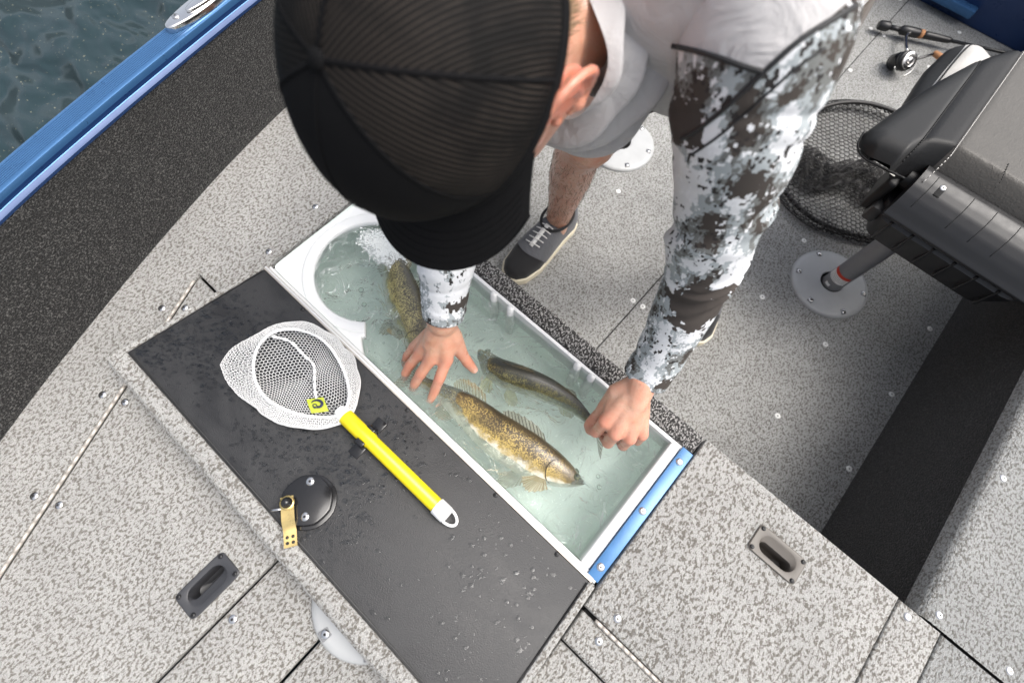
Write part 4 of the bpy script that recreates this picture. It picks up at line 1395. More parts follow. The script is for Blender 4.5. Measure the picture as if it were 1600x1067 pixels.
obj('crank_cap', ball(ka, 0.0062, 10, 8), 'brass', rod)

# ------------------------------------------------------------------ folding seat on its pole
seat = empty('boat_seat', (0.92, 1.09, FLOOR + 0.016), 'folded grey and black vinyl boat seat on a grey pole', 'seat')
pol = obj('pole', sweep([(0.918, 1.092, FLOOR + 0.014), (0.918, 1.092, FLOOR + 0.02), (0.918, 1.092, -0.10)], [0.0285, 0.0275, 0.0275], 36), 'pole_grey', seat, sharp=40)
def pole_band(z0, z1, a0_, a1_, r, mat, name):
    V, Fc, UV = grid(lambda u, v: (0.918 + r * math.cos(a0_ + (a1_ - a0_) * u), 1.092 + r * math.sin(a0_ + (a1_ - a0_) * u), z0 + (z1 - z0) * v), 20, 2)
    return obj(name, (V, Fc), mat, pol)
PA = math.radians(-112)
pole_band(-0.352, -0.327, PA - 1.1, PA + 1.1, 0.0281, 'label_white', 'warning_label')
pole_band(-0.3268, -0.316, PA - 1.1, PA + 1.1, 0.0281, 'label_red', 'label_heading')
for k in range(4):
    pole_band(-0.349 + k * 0.0055, -0.3478 + k * 0.0055, PA - 0.9, PA + (0.9 if k else 0.2), 0.0284, 'pole_grey', 'label_text')
pole_band(-0.378, -0.368, PA - 0.35, PA + 0.2, 0.0281, 'label_white', 'pole_sticker')
obj('swivel', box(0.85, 0.99, 1.02, 1.16, -0.125, -0.098, 0.006), 'black_plastic', seat, sharp=40)

# plastic shell: lofted from a narrower foot to the seat pan
def loft(rects, name, mat, bev=0.012, parent=seat):
    """rects: (x0, x1, y0, y1, z)"""
    def ringp(r, u):
        x0, x1, y0, y1, z = r
        a = 2 * math.pi * u
        e = 2 / 10.0
        return ((x0 + x1) / 2 + (x1 - x0) / 2 * math.copysign(abs(math.cos(a)) ** e, math.cos(a)),
                (y0 + y1) / 2 + (y1 - y0) / 2 * math.copysign(abs(math.sin(a)) ** e, math.sin(a)), z)
    n = len(rects)
    V, Fc, UV = grid(lambda u, v: ringp(rects[int(round(v * (n - 1)))], u), 64, n - 1, cu=True)
    V, Fc = list(V), list(Fc)
    Fc.append(tuple(range(63, -1, -1)))
    Fc.append(tuple((n - 1) * 64 + k for k in range(64)))
    return obj(name, (V, Fc), mat, parent, sharp=40)
loft([(0.835, 1.11, 1.000, 1.42, -0.104), (0.825, 1.12, 0.988, 1.44, -0.098), (0.815, 1.135, 0.972, 1.47, -0.055), (0.808, 1.145, 0.966, 1.50, -0.030), (0.802, 1.155, 0.985, 1.52, -0.008)], 'shell', 'black_plastic')
obj('side_lug', box(0.800, 0.826, 0.975, 1.06, -0.060, -0.020, 0.006), 'black_plastic', seat, sharp=40)
for k in range(6):
    x = 0.850 + 0.048 * k
    obj('rib', box(x, x + 0.006, 0.9655, 0.990, -0.080, -0.022, 0.002), 'black_plastic', seat, sharp=40)
# rounded hinge cover along the rear
prof = [(0.974, -0.016), (0.956, -0.010), (0.9535, -0.006), (0.954, -0.0025), (0.960, 0.006), (0.969, 0.022), (0.981, 0.038), (0.996, 0.051), (1.013, 0.060), (1.030, 0.065), (1.046, 0.064), (1.06, 0.054)]
def _bar(u, v):
    s = v * (len(prof) - 1)
    i = min(int(s), len(prof) - 2)
    t = s - i
    return (0.822 + 0.345 * u, prof[i][0] * (1 - t) + prof[i + 1][0] * t, prof[i][1] * (1 - t) + prof[i + 1][1] * t)
hv = grid(_bar, 40, 44)
V, Fc = list(hv[0]), list(hv[1])
Fc.append(tuple(j * 41 for j in range(45)))
Fc.append(tuple(j * 41 + 40 for j in reversed(range(45))))
hcov = obj('hinge_cover', (V, Fc), 'black_plastic', seat, sharp=40)
bv = BVHTree.FromPolygons(V, hv[1])
def snapbar(x, y, off=0.0006):
    l, n_, i, d = bv.ray_cast(Vector((x, y, 0.3)), Vector((0, 0, -1)))
    return np.array(l) + np.array(n_ if n_.z > 0 else -n_) * off
for x in (0.846, 0.925, 0.972, 1.02, 1.09):
    obj('groove', sweep([snapbar(x + (0.004 if x < 0.9 else 0), y, 0.0) for y in np.linspace(0.972, 1.03, 14)], 0.0008, 6), 'gap', hcov)
sl = snapbar(0.868, 1.010)
slot = obj('slot', sweep([snapbar(0.868, y, 0.0003) for y in np.linspace(0.997, 1.018, 8)], [(0.0006, 0.0062)] * 8, 12), 'gap', hcov)
screw(sl[0], sl[1] + 0.006, sl[2] + 0.001, hcov, SCREW, (0, -0.4, 0.9))
# side arm of the seat frame
obj('hinge_bracket', MB().add(box(0.782, 0.806, 0.995, 1.10, -0.055, 0.030, 0.008, 3)).add(lathe([(0.019, 0), (0.019, 0.03), (0.012, 0.034)], 20, (0.835, 1.03, 0.026), (-1, 0, 0.1))), 'vinyl_black', seat, sharp=40)

# cushions: closed pads from an outline, split in sewn panels
def pad(name, left, right, y0, y1, zt, zb, cuts, edge=0.018, ny=40, zfun=None, parent=seat, yfun=None):
    """left(y) / right(y) outline; cuts: (x0, x1, material, part name) across the top"""
    def ztop(x, y, l, r):
        d = min(x - l, r - x, (y - y0) * 1.0, (y1 - y) * 1.0)
        k = max(0.0, min(1.0, d / edge))
        z = zb + (zt - zb) * (0.35 + 0.65 * math.sqrt(max(0.0, 1 - (1 - k) ** 2)))
        return z + (zfun(x, y) if zfun else 0)
    for x0, x1, mt, nm in cuts:
        nx = max(6, int((x1 - x0) / 0.006))
        def fn(u, v):
            y = y0 + (y1 - y0) * v
            l, r = left(y), right(y)
            xa, xb = max(x0, l), min(x1, r)
            if xb < xa:
                xa = xb = min(max(l, x0), r) if x0 > r or x1 < l else xa
                if x1 < l: xa = xb = l
                if x0 > r: xa = xb = r
            x = xa + (xb - xa) * u
            return (x, y + (yfun(x, v) if yfun else 0), ztop(x, y, l, r))
        obj(nm, grid(fn, nx, ny), mt, parent)
    # band round the side and bottom
    def band(u, v):
        s = u * 2
        if s < 1:
            y = y0 + (y1 - y0) * s; x = left(y)
        else:
            y = y1 - (y1 - y0) * (s - 1); x = right(y)
        zz = zb + (zt - zb) * 0.35 + (zfun(x, y) if zfun else 0)
        cxm = (left(y) + right(y)) / 2
        if v < 0.5:
            return (x + (cxm - x) * 0.04 * v, y, zz - (zz - zb) * 2 * v)
        k = (v - 0.5) * 2
        sh_ = (y - y0) / (y1 - y0)
        return (x + (cxm - x) * (0.02 + 0.98 * k), y + (0.075 * min(1.0, k * 3) * (1 - sh_) ** 3 if yfun else 0), zb)
    obj('side_band', grid(band, 80, 12, cu=False), 'vinyl_char', parent)

# seat cushion underneath, its front bolster shows past the folded back
def cl_l(y): return float(np.interp(y, [1.05, 1.2, 1.30, 1.38, 1.44, 1.475, 1.50], [0.735, 0.720, 0.712, 0.706, 0.712, 0.740, 0.80]))
def cl_r(y): return 1.90 - cl_l(y)
pad('cushion', cl_l, cl_r, 1.09, 1.50, 0.030, -0.018,
    [(0.60, 0.735, 'vinyl_char', 'cushion_side'), (0.7352, 0.840, 'vinyl_silver', 'cushion_bolster'), (0.8402, 1.06, 'vinyl_grey', 'cushion_centre'), (1.0602, 1.165, 'vinyl_silver', 'cushion_bolster'), (1.1652, 1.30, 'vinyl_char', 'cushion_side')],
    edge=0.05, zfun=lambda x, y: 0.022 * math.exp(-((y - 1.44) / 0.05) ** 2) + 0.018 * math.exp(-((abs(x - 0.95) - 0.2) / 0.05) ** 2))
obj('cushion_piping', sweep(catmull([(0.742, 1.20, 0.044), (0.739, 1.30, 0.050), (0.738, 1.38, 0.060), (0.742, 1.44, 0.066), (0.760, 1.478, 0.055)], 30), 0.0022, 6), 'vinyl_black', seat)
# folded backrest, back face up
def bk_l(y): return float(np.interp(y, [0.985, 1.00, 1.03, 1.15, 1.27, 1.36, 1.43, 1.47, 1.49], [0.722, 0.694, 0.682, 0.706, 0.735, 0.764, 0.800, 0.840, 0.90]))
def bk_r(y): return 1.905 - bk_l(y)
def bk_z(x, y):
    # bolsters slope down to the outside, the middle is gently domed
    d = abs(x - 0.9525)
    z = -0.10 * max(0.0, d - 0.17) - 0.45 * max(0, d - 0.12) ** 2
    z += 0.006 * math.exp(-((d - 0.13) / 0.01) ** 2) * 0 - 0.0035 * math.exp(-((d - 0.1225) / 0.005) ** 2) - 0.0035 * math.exp(-((d - 0.1755) / 0.005) ** 2)
    z -= 0.05 * max(0.0, min(1.0, (1.045 - y) / 0.045)) ** 1.3 * max(0.0, min(1.0, (0.19 - d) / 0.03))
    return z
back_parts = [(0.60, 0.777, 'vinyl_char', 'back_bolster'), (0.7772, 0.830, 'vinyl_black', 'back_stripe'), (0.8302, 1.075, 'vinyl_grey', 'back_panel'), (1.0752, 1.128, 'vinyl_black', 'back_stripe'), (1.1282, 1.30, 'vinyl_char', 'back_bolster')]
pad('backrest', bk_l, bk_r, 0.985, 1.49, 0.105, 0.052, back_parts, edge=0.035, ny=70, zfun=bk_z, yfun=lambda x, v: 0.052 * (1 - v) ** 4 * max(0.0, min(1.0, (0.185 - abs(x - 0.9525)) / 0.06)))
def stitch(x, y0_, y1_, mat, n, off):
    for k in range(n):
        a = y0_ + (y1_ - y0_) * (k + 0.1) / n
        c = y0_ + (y1_ - y0_) * (k + 0.75) / n
        yield (x, a), (x, c)
def top_z(x, y):
    l, r = bk_l(y), bk_r(y)
    d = min(x - l, r - x, y - 0.985, 1.49 - y)
    k = max(0.0, min(1.0, d / 0.035))
    return 0.052 + 0.053 * (0.35 + 0.65 * math.sqrt(max(0.0, 1 - (1 - k) ** 2))) + bk_z(x, y)
for x, mt, rr_ in ((0.8325, 'thread', 0.0009), (0.7750, 'vinyl_black', 0.0012), (1.0725, 'thread', 0.0009)):
    sm = MB()
    for k in range(90):
        a = 1.0 + 0.46 * k / 90
        c = a + 0.0034
        if bk_l(a) + 0.004 < x < bk_r(a) - 0.004:
            sm.add(sweep([(x, a, top_z(x, a) + 0.0007), (x, c, top_z(x, c) + 0.0007)], rr_, 5))
    tag(obj('stitching', sm, mt, seat), kind='stuff')
sm = MB()
for k in range(9):
    y = 1.035 + 0.0075 * k
    sm.add(sweep([(0.93 - 0.0007 * k, y, top_z(0.93, y) + 0.0006), (0.93 - 0.0007 * k, y + 0.0045, top_z(0.93, y) + 0.0006)], 0.0009, 5))
obj('stitch_mark', sm, 'vinyl_black', seat)
obj('back_piping', sweep(catmull([(0.682, 1.035, 0.060), (0.690, 1.000, 0.055), (0.715, 0.984, 0.052), (0.76, 0.983, 0.056), (0.80, 0.984, 0.060)], 30), 0.0022, 6), 'vinyl_black', seat)
# pale underside flap of the bolster beside the hinge
obj('bolster_underside', grid(lambda u, v: (0.700 + 0.085 * u, 0.986 + 0.05 * v * (1 - 0.4 * u) + 0.004 * u, 0.048 - 0.030 * v * math.sin(u * math.pi * 0.9 + 0.2)), 12, 8), 'vinyl_silver', seat)

# ------------------------------------------------------------------ fish
def fish(name, label, spine, H, W, dorsal, mat, fins, roll_end=None, bars=False):
    """spine: snout -> tail root; dorsal: direction of the back"""
    root = empty(name, tuple(spine[len(spine) // 2]), label, 'fish', 'walleyes in the livewell')
    sp = catmull([(x_, y_, z_ + 0.0140) for x_, y_, z_ in spine], 61)
    tt = [0, .015, .04, .09, .16, .24, .34, .46, .58, .70, .82, .91, .96, 1.0]
    hh = [.04, .11, .21, .39, .61, .83, .99, 1.0, .88, .68, .44, .30, .26, .30]
    wv = [.07, .20, .33, .52, .74, .92, 1.0, .96, .82, .60, .36, .20, .14, .10]
    T, N_, B_ = frames(sp, dorsal)
    for i in range(len(sp)):
        d = np.array(dorsal, float)
        if roll_end is not None:
            d = d * (1 - i / 60) + np.array(roll_end, float) * (i / 60)
        d -= T[i] * (d @ T[i])
        N_[i] = d / np.linalg.norm(d)
        B_[i] = np.cross(T[i], N_[i])
    def sec(t):
        i = t * 60
        k = min(int(i), 59)
        f = i - k
        return (sp[k] * (1 - f) + sp[k + 1] * f, N_[k], B_[k], H * np.interp(t, tt, hh), W * np.interp(t, tt, wv))
    def fn(u, v):
        c, n_, b_, h, w = sec(u)
        a = 2 * math.pi * v
        ca, sa = math.cos(a), math.sin(a)
        bel = 1.0 if ca > 0 else 1.05
        return c + n_ * (h * bel * ca) + b_ * (w * math.copysign(abs(sa) ** 0.92, sa))
    body = obj('body', grid(fn, 60, 40, cv=False), mat, root)
    def at(t, a, k=1.0):
        c, n_, b_, h, w = sec(t)
        a = math.radians(a)
        return c + n_ * (h * k * math.cos(a)) + b_ * (w * k * math.sin(a)), n_, b_
    # gill cover, mouth line and eye
    for s in (1, -1):
        e, n_, b_ = at(0.085, s * 48, 1.0)
        c0 = sec(0.085)[0]
        out = (e - c0) / np.linalg.norm(e - c0)
        ey = obj('eye', ball(e - out * 0.0005, 0.0060, 14, 10), 'eye_fish', root)
        obj('pupil', ball(e + out * 0.0032, 0.0034, 12, 8), 'iris', ey)
        obj('gill_cover', sweep(catmull([at(0.215, s * 30, 1.01)[0], at(0.245, s * 60, 1.02)[0], at(0.25, s * 90, 1.02)[0], at(0.225, s * 125, 1.02)[0], at(0.18, s * 150, 1.02)[0]], 20), [0.0004 + 0.0008 * math.sin(k / 19 * math.pi) for k in range(20)], 6), mat, root)
        obj('jaw', sweep(catmull([at(0.004, s * 80, 1.0)[0], at(0.035, s * 95, 1.02)[0], at(0.075, s * 100, 1.02)[0], at(0.10, s * 108, 1.02)[0]], 14), 0.0011, 6), mat, root)
    def fin(nm, t0, t1, ang, length, lean, mt, scal=0.12, n=14, spread=0.0, side=None):
        def f(u, v):
            t = t0 + (t1 - t0) * u
            p, n_, b_ = at(t, ang, 0.97)
            out = n_ * math.cos(math.radians(ang)) + b_ * math.sin(math.radians(ang))
            if side is not None:
                out = out * 0.6 + (n_ * side[0] + b_ * side[1])
                out /= np.linalg.norm(out)
            tg_ = sec(min(1, t + 0.02))[0] - sec(max(0, t - 0.02))[0]
            tg_ /= np.linalg.norm(tg_)
            prof_ = math.sin(math.pi * min(1, 0.18 + u * 0.78)) ** 0.7 if nm in ('dorsal_fin', 'anal_fin') else math.sin(math.pi * (0.07 + 0.86 * u)) ** 0.55
            l = length * prof_ * (1 - scal * (abs(math.sin(math.pi * u * n / 2))))
            q = p + out * (l * v) + tg_ * (lean * l * v + spread * (u - 0.5) * v)
            return q + b_ * (0.0022 * math.sin(u * 9) * v)
        return obj(nm, grid(f, 28, 6), mt, root)
    for f in fins:
        fin(*f[0], **(f[1] if len(f) > 1 else {}))
    # forked tail
    p, n_, b_, h, w = sec(1.0)
    tg_ = T[-1]
    def tail(u, v):
        s = u * 2 - 1
        l = H * 1.55 * (0.62 + 0.38 * abs(s)) * v
        return p + tg_ * (l - 0.003) + n_ * (s * (h * 0.8 + v * H * 0.95)) + b_ * 0.004 * math.sin(v * 4 + s * 2)
    obj('tail_fin', grid(tail, 24, 8), 'fin_gold' if mat != 'fish_dark' else 'fin_dark', root)
    return root
M['eye_fish'] = plain('glassy_fish_eye', (0.10, 0.11, 0.07), 0.1)

fish('walleye', 'big golden walleye, head towards the blue trim strip, tail under the hand',
     [(0.700, 0.106, -0.050), (0.660, 0.093, -0.046), (0.600, 0.078, -0.045), (0.530, 0.066, -0.047), (0.455, 0.062, -0.050), (0.405, 0.055, -0.050), (0.362, 0.045, -0.052)],
     0.038, 0.026, (0.05, 0.90, 0.42), 'fish_gold',
     [(('dorsal_fin', 0.30, 0.52, 0, 0.019, 0.9, 'fin_dark'), dict(scal=0.16)), (('dorsal_fin', 0.60, 0.78, 0, 0.020, 0.9, 'fin_gold'),),
      (('pectoral_fin', 0.235, 0.27, -122, 0.036, 0.35, 'fin_gold'), dict(spread=0.034, side=(-0.6, -0.5))),
      (('pelvic_fin', 0.32, 0.365, -165, 0.040, 0.45, 'fin_gold'), dict(spread=0.024)),
      (('anal_fin', 0.68, 0.80, 180, 0.024, 0.6, 'fin_gold'),)])
fish('walleye', 'dark olive walleye held by its tail in the fist over the ledge side',
     [(0.396, 0.163, -0.062), (0.420, 0.157, -0.058), (0.452, 0.154, -0.053), (0.500, 0.172, -0.049), (0.545, 0.188, -0.048), (0.590, 0.196, -0.043), (0.625, 0.194, -0.033), (0.650, 0.186, -0.016)],
     0.030, 0.022, (0.15, 0.42, 0.90), 'fish_dark',
     [(('dorsal_fin', 0.30, 0.50, 0, 0.010, 1.0, 'fin_dark'), dict(scal=0.3)), (('dorsal_fin', 0.60, 0.76, 0, 0.010, 1.0, 'fin_dark'),),
      (('pectoral_fin', 0.26, 0.29, 112, 0.030, 0.35, 'fin_yellow'), dict(spread=0.012)), (('pelvic_fin', 0.36, 0.40, 140, 0.034, 0.35, 'fin_yellow'), dict(spread=0.014)),
      (('anal_fin', 0.66, 0.78, 165, 0.014, 0.6, 'fin_yellow'),)])
fish('walleye', 'pale olive walleye with its back in the froth of the inflow',
     [(0.352, 0.072, -0.066), (0.315, 0.092, -0.056), (0.262, 0.117, -0.050), (0.210, 0.140, -0.048), (0.160, 0.168, -0.050), (0.112, 0.198, -0.056), (0.075, 0.222, -0.064)],
     0.042, 0.027, (0.42, 0.62, 0.62), 'fish_pale',
     [(('dorsal_fin', 0.30, 0.52, 0, 0.020, 0.3, 'fin_dark'), dict(scal=0.3)), (('dorsal_fin', 0.60, 0.78, 0, 0.018, 0.5, 'fin_gold'),),
      (('pelvic_fin', 0.36, 0.41, -165, 0.040, -0.1, 'fin_gold'), dict(spread=0.018)), (('anal_fin', 0.68, 0.80, 180, 0.022, 0.5, 'fin_gold'),),
      (('pectoral_fin', 0.25, 0.28, -110, 0.03, 0.4, 'fin_gold'), dict(spread=0.02))])

# ------------------------------------------------------------------ the man
man = empty('person', (0.46, 0.75, FLOOR), 'person bending over the livewell, black mesh cap, camouflage sleeves, both hands at the fish', 'person')
HX_ = np.array([[-0.9954, 0.0596, 0.0752], [-0.0955, -0.5394, -0.8366], [-0.0093, -0.8400, 0.5426]])
HP_ = np.array((0.3658, 0.2069, 0.5147))
def hw(x, y, z):                         # head space (right, forward, up) -> world
    return HP_ + HX_ @ np.array((x, y, z))
HROT = Matrix(HX_.tolist())

bd = MB()
# skull, face, jaw, nose, brow, lips
bd.add(ball(hw(0, -0.008, 0.045), 1.0, 28, 18, (0.078, 0.098, 0.098), HROT))
bd.add(ball(hw(0, 0.030, -0.035), 1.0, 24, 16, (0.066, 0.066, 0.085), HROT))
bd.add(ball(hw(0, 0.055, -0.092), 1.0, 20, 12, (0.040, 0.040, 0.030), HROT))
for s in (-1, 1):
    bd.add(capsule(hw(s * 0.056, 0.005, -0.055), 0.022, hw(s * 0.030, 0.062, -0.096), 0.020))
    bd.add(ball(hw(s * 0.040, 0.070, -0.035), 0.024, 14, 10))
    bd.add(capsule(hw(s * 0.018, 0.094, 0.016), 0.012, hw(s * 0.045, 0.080, 0.014), 0.011))
    bd.add(ball(hw(s * 0.012, 0.104, -0.040), 0.010, 10, 8))
bd.add(capsule(hw(0, 0.094, 0.005), 0.010, hw(0, 0.113, -0.036), 0.013))
bd.add(capsule(hw(-0.018, 0.092, -0.068), 0.007, hw(0.018, 0.092, -0.068), 0.007))
bd.add(capsule(hw(-0.014, 0.091, -0.079), 0.008, hw(0.014, 0.091, -0.079), 0.008))
bd.add(ball(hw(0, 0.088, -0.105), 0.019, 12, 8))
# ears: rim, inner fold, bowl, lobe
for s in (-1, 1):
    def e(x, y, z): return hw(s * (0.081 + x * 1.12), (y + 0.012) * 1.12 - 0.016, z * 1.12 - 0.006)
    rim = catmull([e(0.002, 0.010, 0.010), e(0.008, 0.006, 0.028), e(0.014, -0.012, 0.036), e(0.018, -0.028, 0.024), e(0.017, -0.032, 0.002), e(0.011, -0.024, -0.020), e(0.006, -0.010, -0.032), e(0.002, 0.004, -0.028)], 14)
    for a, b_ in zip(rim[:-1], rim[1:]):
        bd.add(capsule(a, 0.0046, b_, 0.0046, 10))
    for a, b_ in ((e(0.006, -0.004, 0.020), e(0.012, -0.020, 0.006)), (e(0.012, -0.020, 0.006), e(0.007, -0.012, -0.018))):
        bd.add(capsule(a, 0.005, b_, 0.005, 10))
    bd.add(ball(e(0.004, -0.012, 0.002), 1.0, 14, 10, (0.006, 0.022, 0.032), HROT))
    bd.add(ball(e(0.004, -0.004, -0.030), 0.0085, 10, 8))
    bd.add(ball(e(0.003, 0.009, -0.006), 0.006, 10, 8))
# neck and trunk core
chain(bd, [(*hw(0, -0.015, -0.05), 0.058), (*hw(0, -0.026, -0.115), 0.056), (0.362, 0.405, 0.485, 0.064), (0.37, 0.46, 0.475, 0.085), (0.38, 0.62, 0.45, 0.10), (0.38, 0.80, 0.40, 0.10)])
chain(bd, [(0.37, 0.43, 0.49, 0.06), (0.515, 0.405, 0.530, 0.052), (0.607, 0.357, 0.307, 0.034), (0.637, 0.325, 0.197, 0.032), (0.658, 0.272, 0.108, 0.0265)])
chain(bd, [(0.37, 0.43, 0.49, 0.06), (0.228, 0.395, 0.490, 0.052), (0.252, 0.290, 0.315, 0.040), (0.318, 0.195, 0.225, 0.036), (0.361, 0.121, 0.110, 0.0255)])
# legs
chain(bd, [(0.38, 0.80, 0.40, 0.10), (0.300, 0.80, 0.36, 0.082), (0.285, 0.600, 0.075, 0.056), (0.262, 0.610, 0.02, 0.052), (0.240, 0.640, -0.10, 0.0525), (0.228, 0.654, -0.22, 0.040), (0.222, 0.655, -0.30, 0.0335), (0.221, 0.652, -0.335, 0.036)])
chain(bd, [(0.222, 0.68, -0.355, 0.030), (0.219, 0.55, -0.365, 0.026), (0.216, 0.49, -0.375, 0.018)])
chain(bd, [(0.38, 0.80, 0.40, 0.10), (0.462, 0.80, 0.36, 0.082), (0.560, 0.600, 0.085, 0.056), (0.575, 0.630, 0.02, 0.052), (0.605, 0.70, -0.11, 0.0525), (0.628, 0.785, -0.22, 0.040), (0.643, 0.828, -0.30, 0.0335), (0.645, 0.830, -0.335, 0.036)])
chain(bd, [(0.637, 0.845, -0.355, 0.030), (0.680, 0.745, -0.365, 0.026), (0.706, 0.690, -0.375, 0.018)])

# right hand, open, pressing on the fish
RW = (0.361, 0.121, 0.100)
rm = [(0.392, 0.091, 0.044), (0.371, 0.074, 0.041), (0.346, 0.070, 0.028), (0.323, 0.074, 0.010)]
rp_ = [(0.400, 0.063, 0.020), (0.368, 0.048, 0.013), (0.338, 0.047, -0.001), (0.317, 0.058, -0.014)]
rd_ = [(0.402, 0.045, -0.006), (0.365, 0.033, -0.012), (0.336, 0.034, -0.022), (0.315, 0.050, -0.032)]
rt_ = [(0.403, 0.030, -0.028), (0.362, 0.024, -0.034), (0.335, 0.028, -0.040), (0.315, 0.046, -0.046)]
def hand(mb, wrist, mcp, pip, dip, tip, thumb, fr=(0.0097, 0.0099, 0.0094, 0.0083)):
    w = np.array(wrist)
    for i in range(4):
        m_ = np.array(mcp[i])
        r = fr[i]
        st_ = w + (m_ - w) * 0.18 + (np.array(mcp[1]) * 0.5 + np.array(mcp[2]) * 0.5 - w) * 0.02
        chain(mb, [(*st_, r * 1.75), (*(w + (m_ - w) * 0.6), r * 1.5), (*m_, r * 1.28)])
        chain(mb, [(*m_, r * 1.26), (*((m_ + np.array(pip[i])) / 2), r * 1.05), (*pip[i], r * 1.07), (*((np.array(pip[i]) + np.array(dip[i])) / 2), r * 0.95), (*dip[i], r * 0.95), (*tip[i], r * 0.76)])
        if i:
            a, b_ = np.array(mcp[i - 1]), m_
            dn = np.array((0, 0, -0.004))
            mb.add(capsule(w + (a - w) * 0.75 + dn, r * 1.35, w + (b_ - w) * 0.75 + dn, r * 1.3))
            mb.add(capsule(w + (a - w) * 0.45 + dn, r * 1.6, w + (b_ - w) * 0.45 + dn, r * 1.5))
    for i in range(4):
        m_ = np.array(mcp[i])
        mb.add(ball(m_ + np.array((0, 0.002, 0.0035)), fr[i] * 1.12, 12, 8))
        mb.add(capsule(w + (m_ - w) * 0.5 + np.array((0, 0, 0.0035)), fr[i] * 0.95, m_ + np.array((0, 0, 0.0015)), fr[i] * 0.95))
    chain(mb, [(*w, 0.0245), (*(w + ((np.array(mcp[1]) + np.array(mcp[2])) / 2 - w) * 0.35), 0.0205), (*(w + ((np.array(mcp[1]) + np.array(mcp[2])) / 2 - w) * 0.6), 0.0165)])
    chain(mb, [(*(w * 0.7 + np.array(thumb[0]) * 0.3), 0.018), (*thumb[0], 0.0165), (*thumb[1], 0.0125), (*((np.array(thumb[1]) + np.array(thumb[2])) / 2), 0.0105), (*thumb[2], 0.0108), (*thumb[3], 0.0078)])
    a, b_ = np.array(thumb[0]), np.array(mcp[0])
    mb.add(capsule(a * 0.6 + w * 0.4, 0.015, a * 0.45 + b_ * 0.55, 0.0115))
hand(bd, RW, rm, rp_, rd_, rt_, [(0.380, 0.122, 0.068), (0.396, 0.119, 0.034), (0.411, 0.119, 0.007), (0.424, 0.121, -0.016)])
# left hand, fist pinching the tail of the dark fish
LWr = (0.658, 0.256, 0.112)
lm = [(0.655, 0.184, 0.066), (0.679, 0.181, 0.062), (0.701, 0.193, 0.054), (0.714, 0.214, 0.044)]
lpp = [(0.656, 0.172, 0.026), (0.682, 0.173, 0.022), (0.704, 0.188, 0.016), (0.718, 0.212, 0.010)]
ldd = [(0.648, 0.173, 0.008), (0.672, 0.181, 0.002), (0.694, 0.197, -0.002), (0.710, 0.219, -0.005)]
ltt = [(0.640, 0.178, 0.000), (0.663, 0.193, -0.002), (0.684, 0.208, -0.003), (0.700, 0.228, -0.002)]
hand(bd, LWr, lm, lpp, ldd, ltt, [(0.640, 0.228, 0.082), (0.641, 0.205, 0.050), (0.641, 0.190, 0.022), (0.639, 0.180, 0.006)])
body_me = remesh(bd, 0.0024, 7, 0.5)
_co = np.empty(len(body_me.vertices) * 3)
body_me.vertices.foreach_get('co', _co)
_co = _co.reshape(-1, 3)
_fl = np.zeros(len(_co))
for js, w_, r_ in ((rm, 0.55, 0.012), (rp_, 0.7, 0.011), (rd_, 0.6, 0.010), (rt_, 0.7, 0.011), (lm, 0.6, 0.012), (lpp, 0.6, 0.012), (ldd, 0.5, 0.010), (ltt, 0.6, 0.010),
                   ([(0.411, 0.119, 0.007), (0.396, 0.119, 0.034), (0.641, 0.190, 0.022)], 0.6, 0.012),
                   ([tuple(hw(s * 0.090, -0.02, 0.0)) for s in (-1, 1)], 0.85, 0.032), ([tuple(hw(s * 0.05, 0.07, -0.04)) for s in (-1, 1)], 0.5, 0.03), ([tuple(hw(0, 0.115, -0.036))], 0.5, 0.02)):
    for q in js:
        d2 = ((_co - np.array(q)) ** 2).sum(1)
        _fl = np.maximum(_fl, w_ * np.exp(-d2 / (2 * r_ * r_)))
_cw, _cp = np.zeros(len(_co)), np.zeros(len(_co))
def crease(j0, j1, sig, w_):
    j0, j1 = np.array(j0), np.array(j1)
    ax_ = (j1 - j0) / np.linalg.norm(j1 - j0)
    for q in (j1,):
        rel = _co - q
        al = rel @ ax_
        d2 = (rel ** 2).sum(1) - al ** 2
        ww_ = w_ * np.exp(-al ** 2 / (2 * sig ** 2)) * (d2 < 0.014 ** 2) * (np.abs(al) < 0.012)
        m_ = ww_ > _cw
        _cw[m_] = ww_[m_]
        _cp[m_] = al[m_]
for A_, B_, C_ in ((rm, rp_, rd_), (lm, lpp, ldd)):
    for i in range(4):
        crease(A_[i], B_[i], 0.0042, 1.0)
        crease(B_[i], C_[i], 0.0028, 0.8)
crease((0.396, 0.119, 0.034), (0.411, 0.119, 0.007), 0.004, 1.0)
_lc = (_co - HP_) @ HX_
_az = np.arctan2(_lc[:, 0], -_lc[:, 1])
_zl = 0.040 - 0.10 * np.maximum(0, np.cos(_az * 0.62)) ** 0.8
_zl = np.where(np.abs(_az) > 1.25, np.where(np.abs(_az) < 1.95, -0.006, 0.03), _zl)
_sc = np.clip((_lc[:, 2] - _zl) / 0.012, 0, 1) * (np.linalg.norm(_lc, axis=1) < 0.16) * (np.abs(_lc[:, 0]) < 0.0835) * 0.95 * ~((np.abs(_lc[:, 1] + 0.014) < 0.040) & (_lc[:, 2] < 0.034) & (np.abs(_lc[:, 0]) > 0.05))
for nm_, arr in (('crease_weight', _cw), ('crease_phase', _cp), ('scalp', _sc)):
    _a2 = body_me.attributes.new(nm_, 'FLOAT', 'POINT')
    _a2.data.foreach_set('value', arr.astype(np.float32))
_at = body_me.attributes.new('flush', 'FLOAT', 'POINT')
_at.data.foreach_set('value', _fl.astype(np.float32))
body = link('body', body_me, 'skin', man)
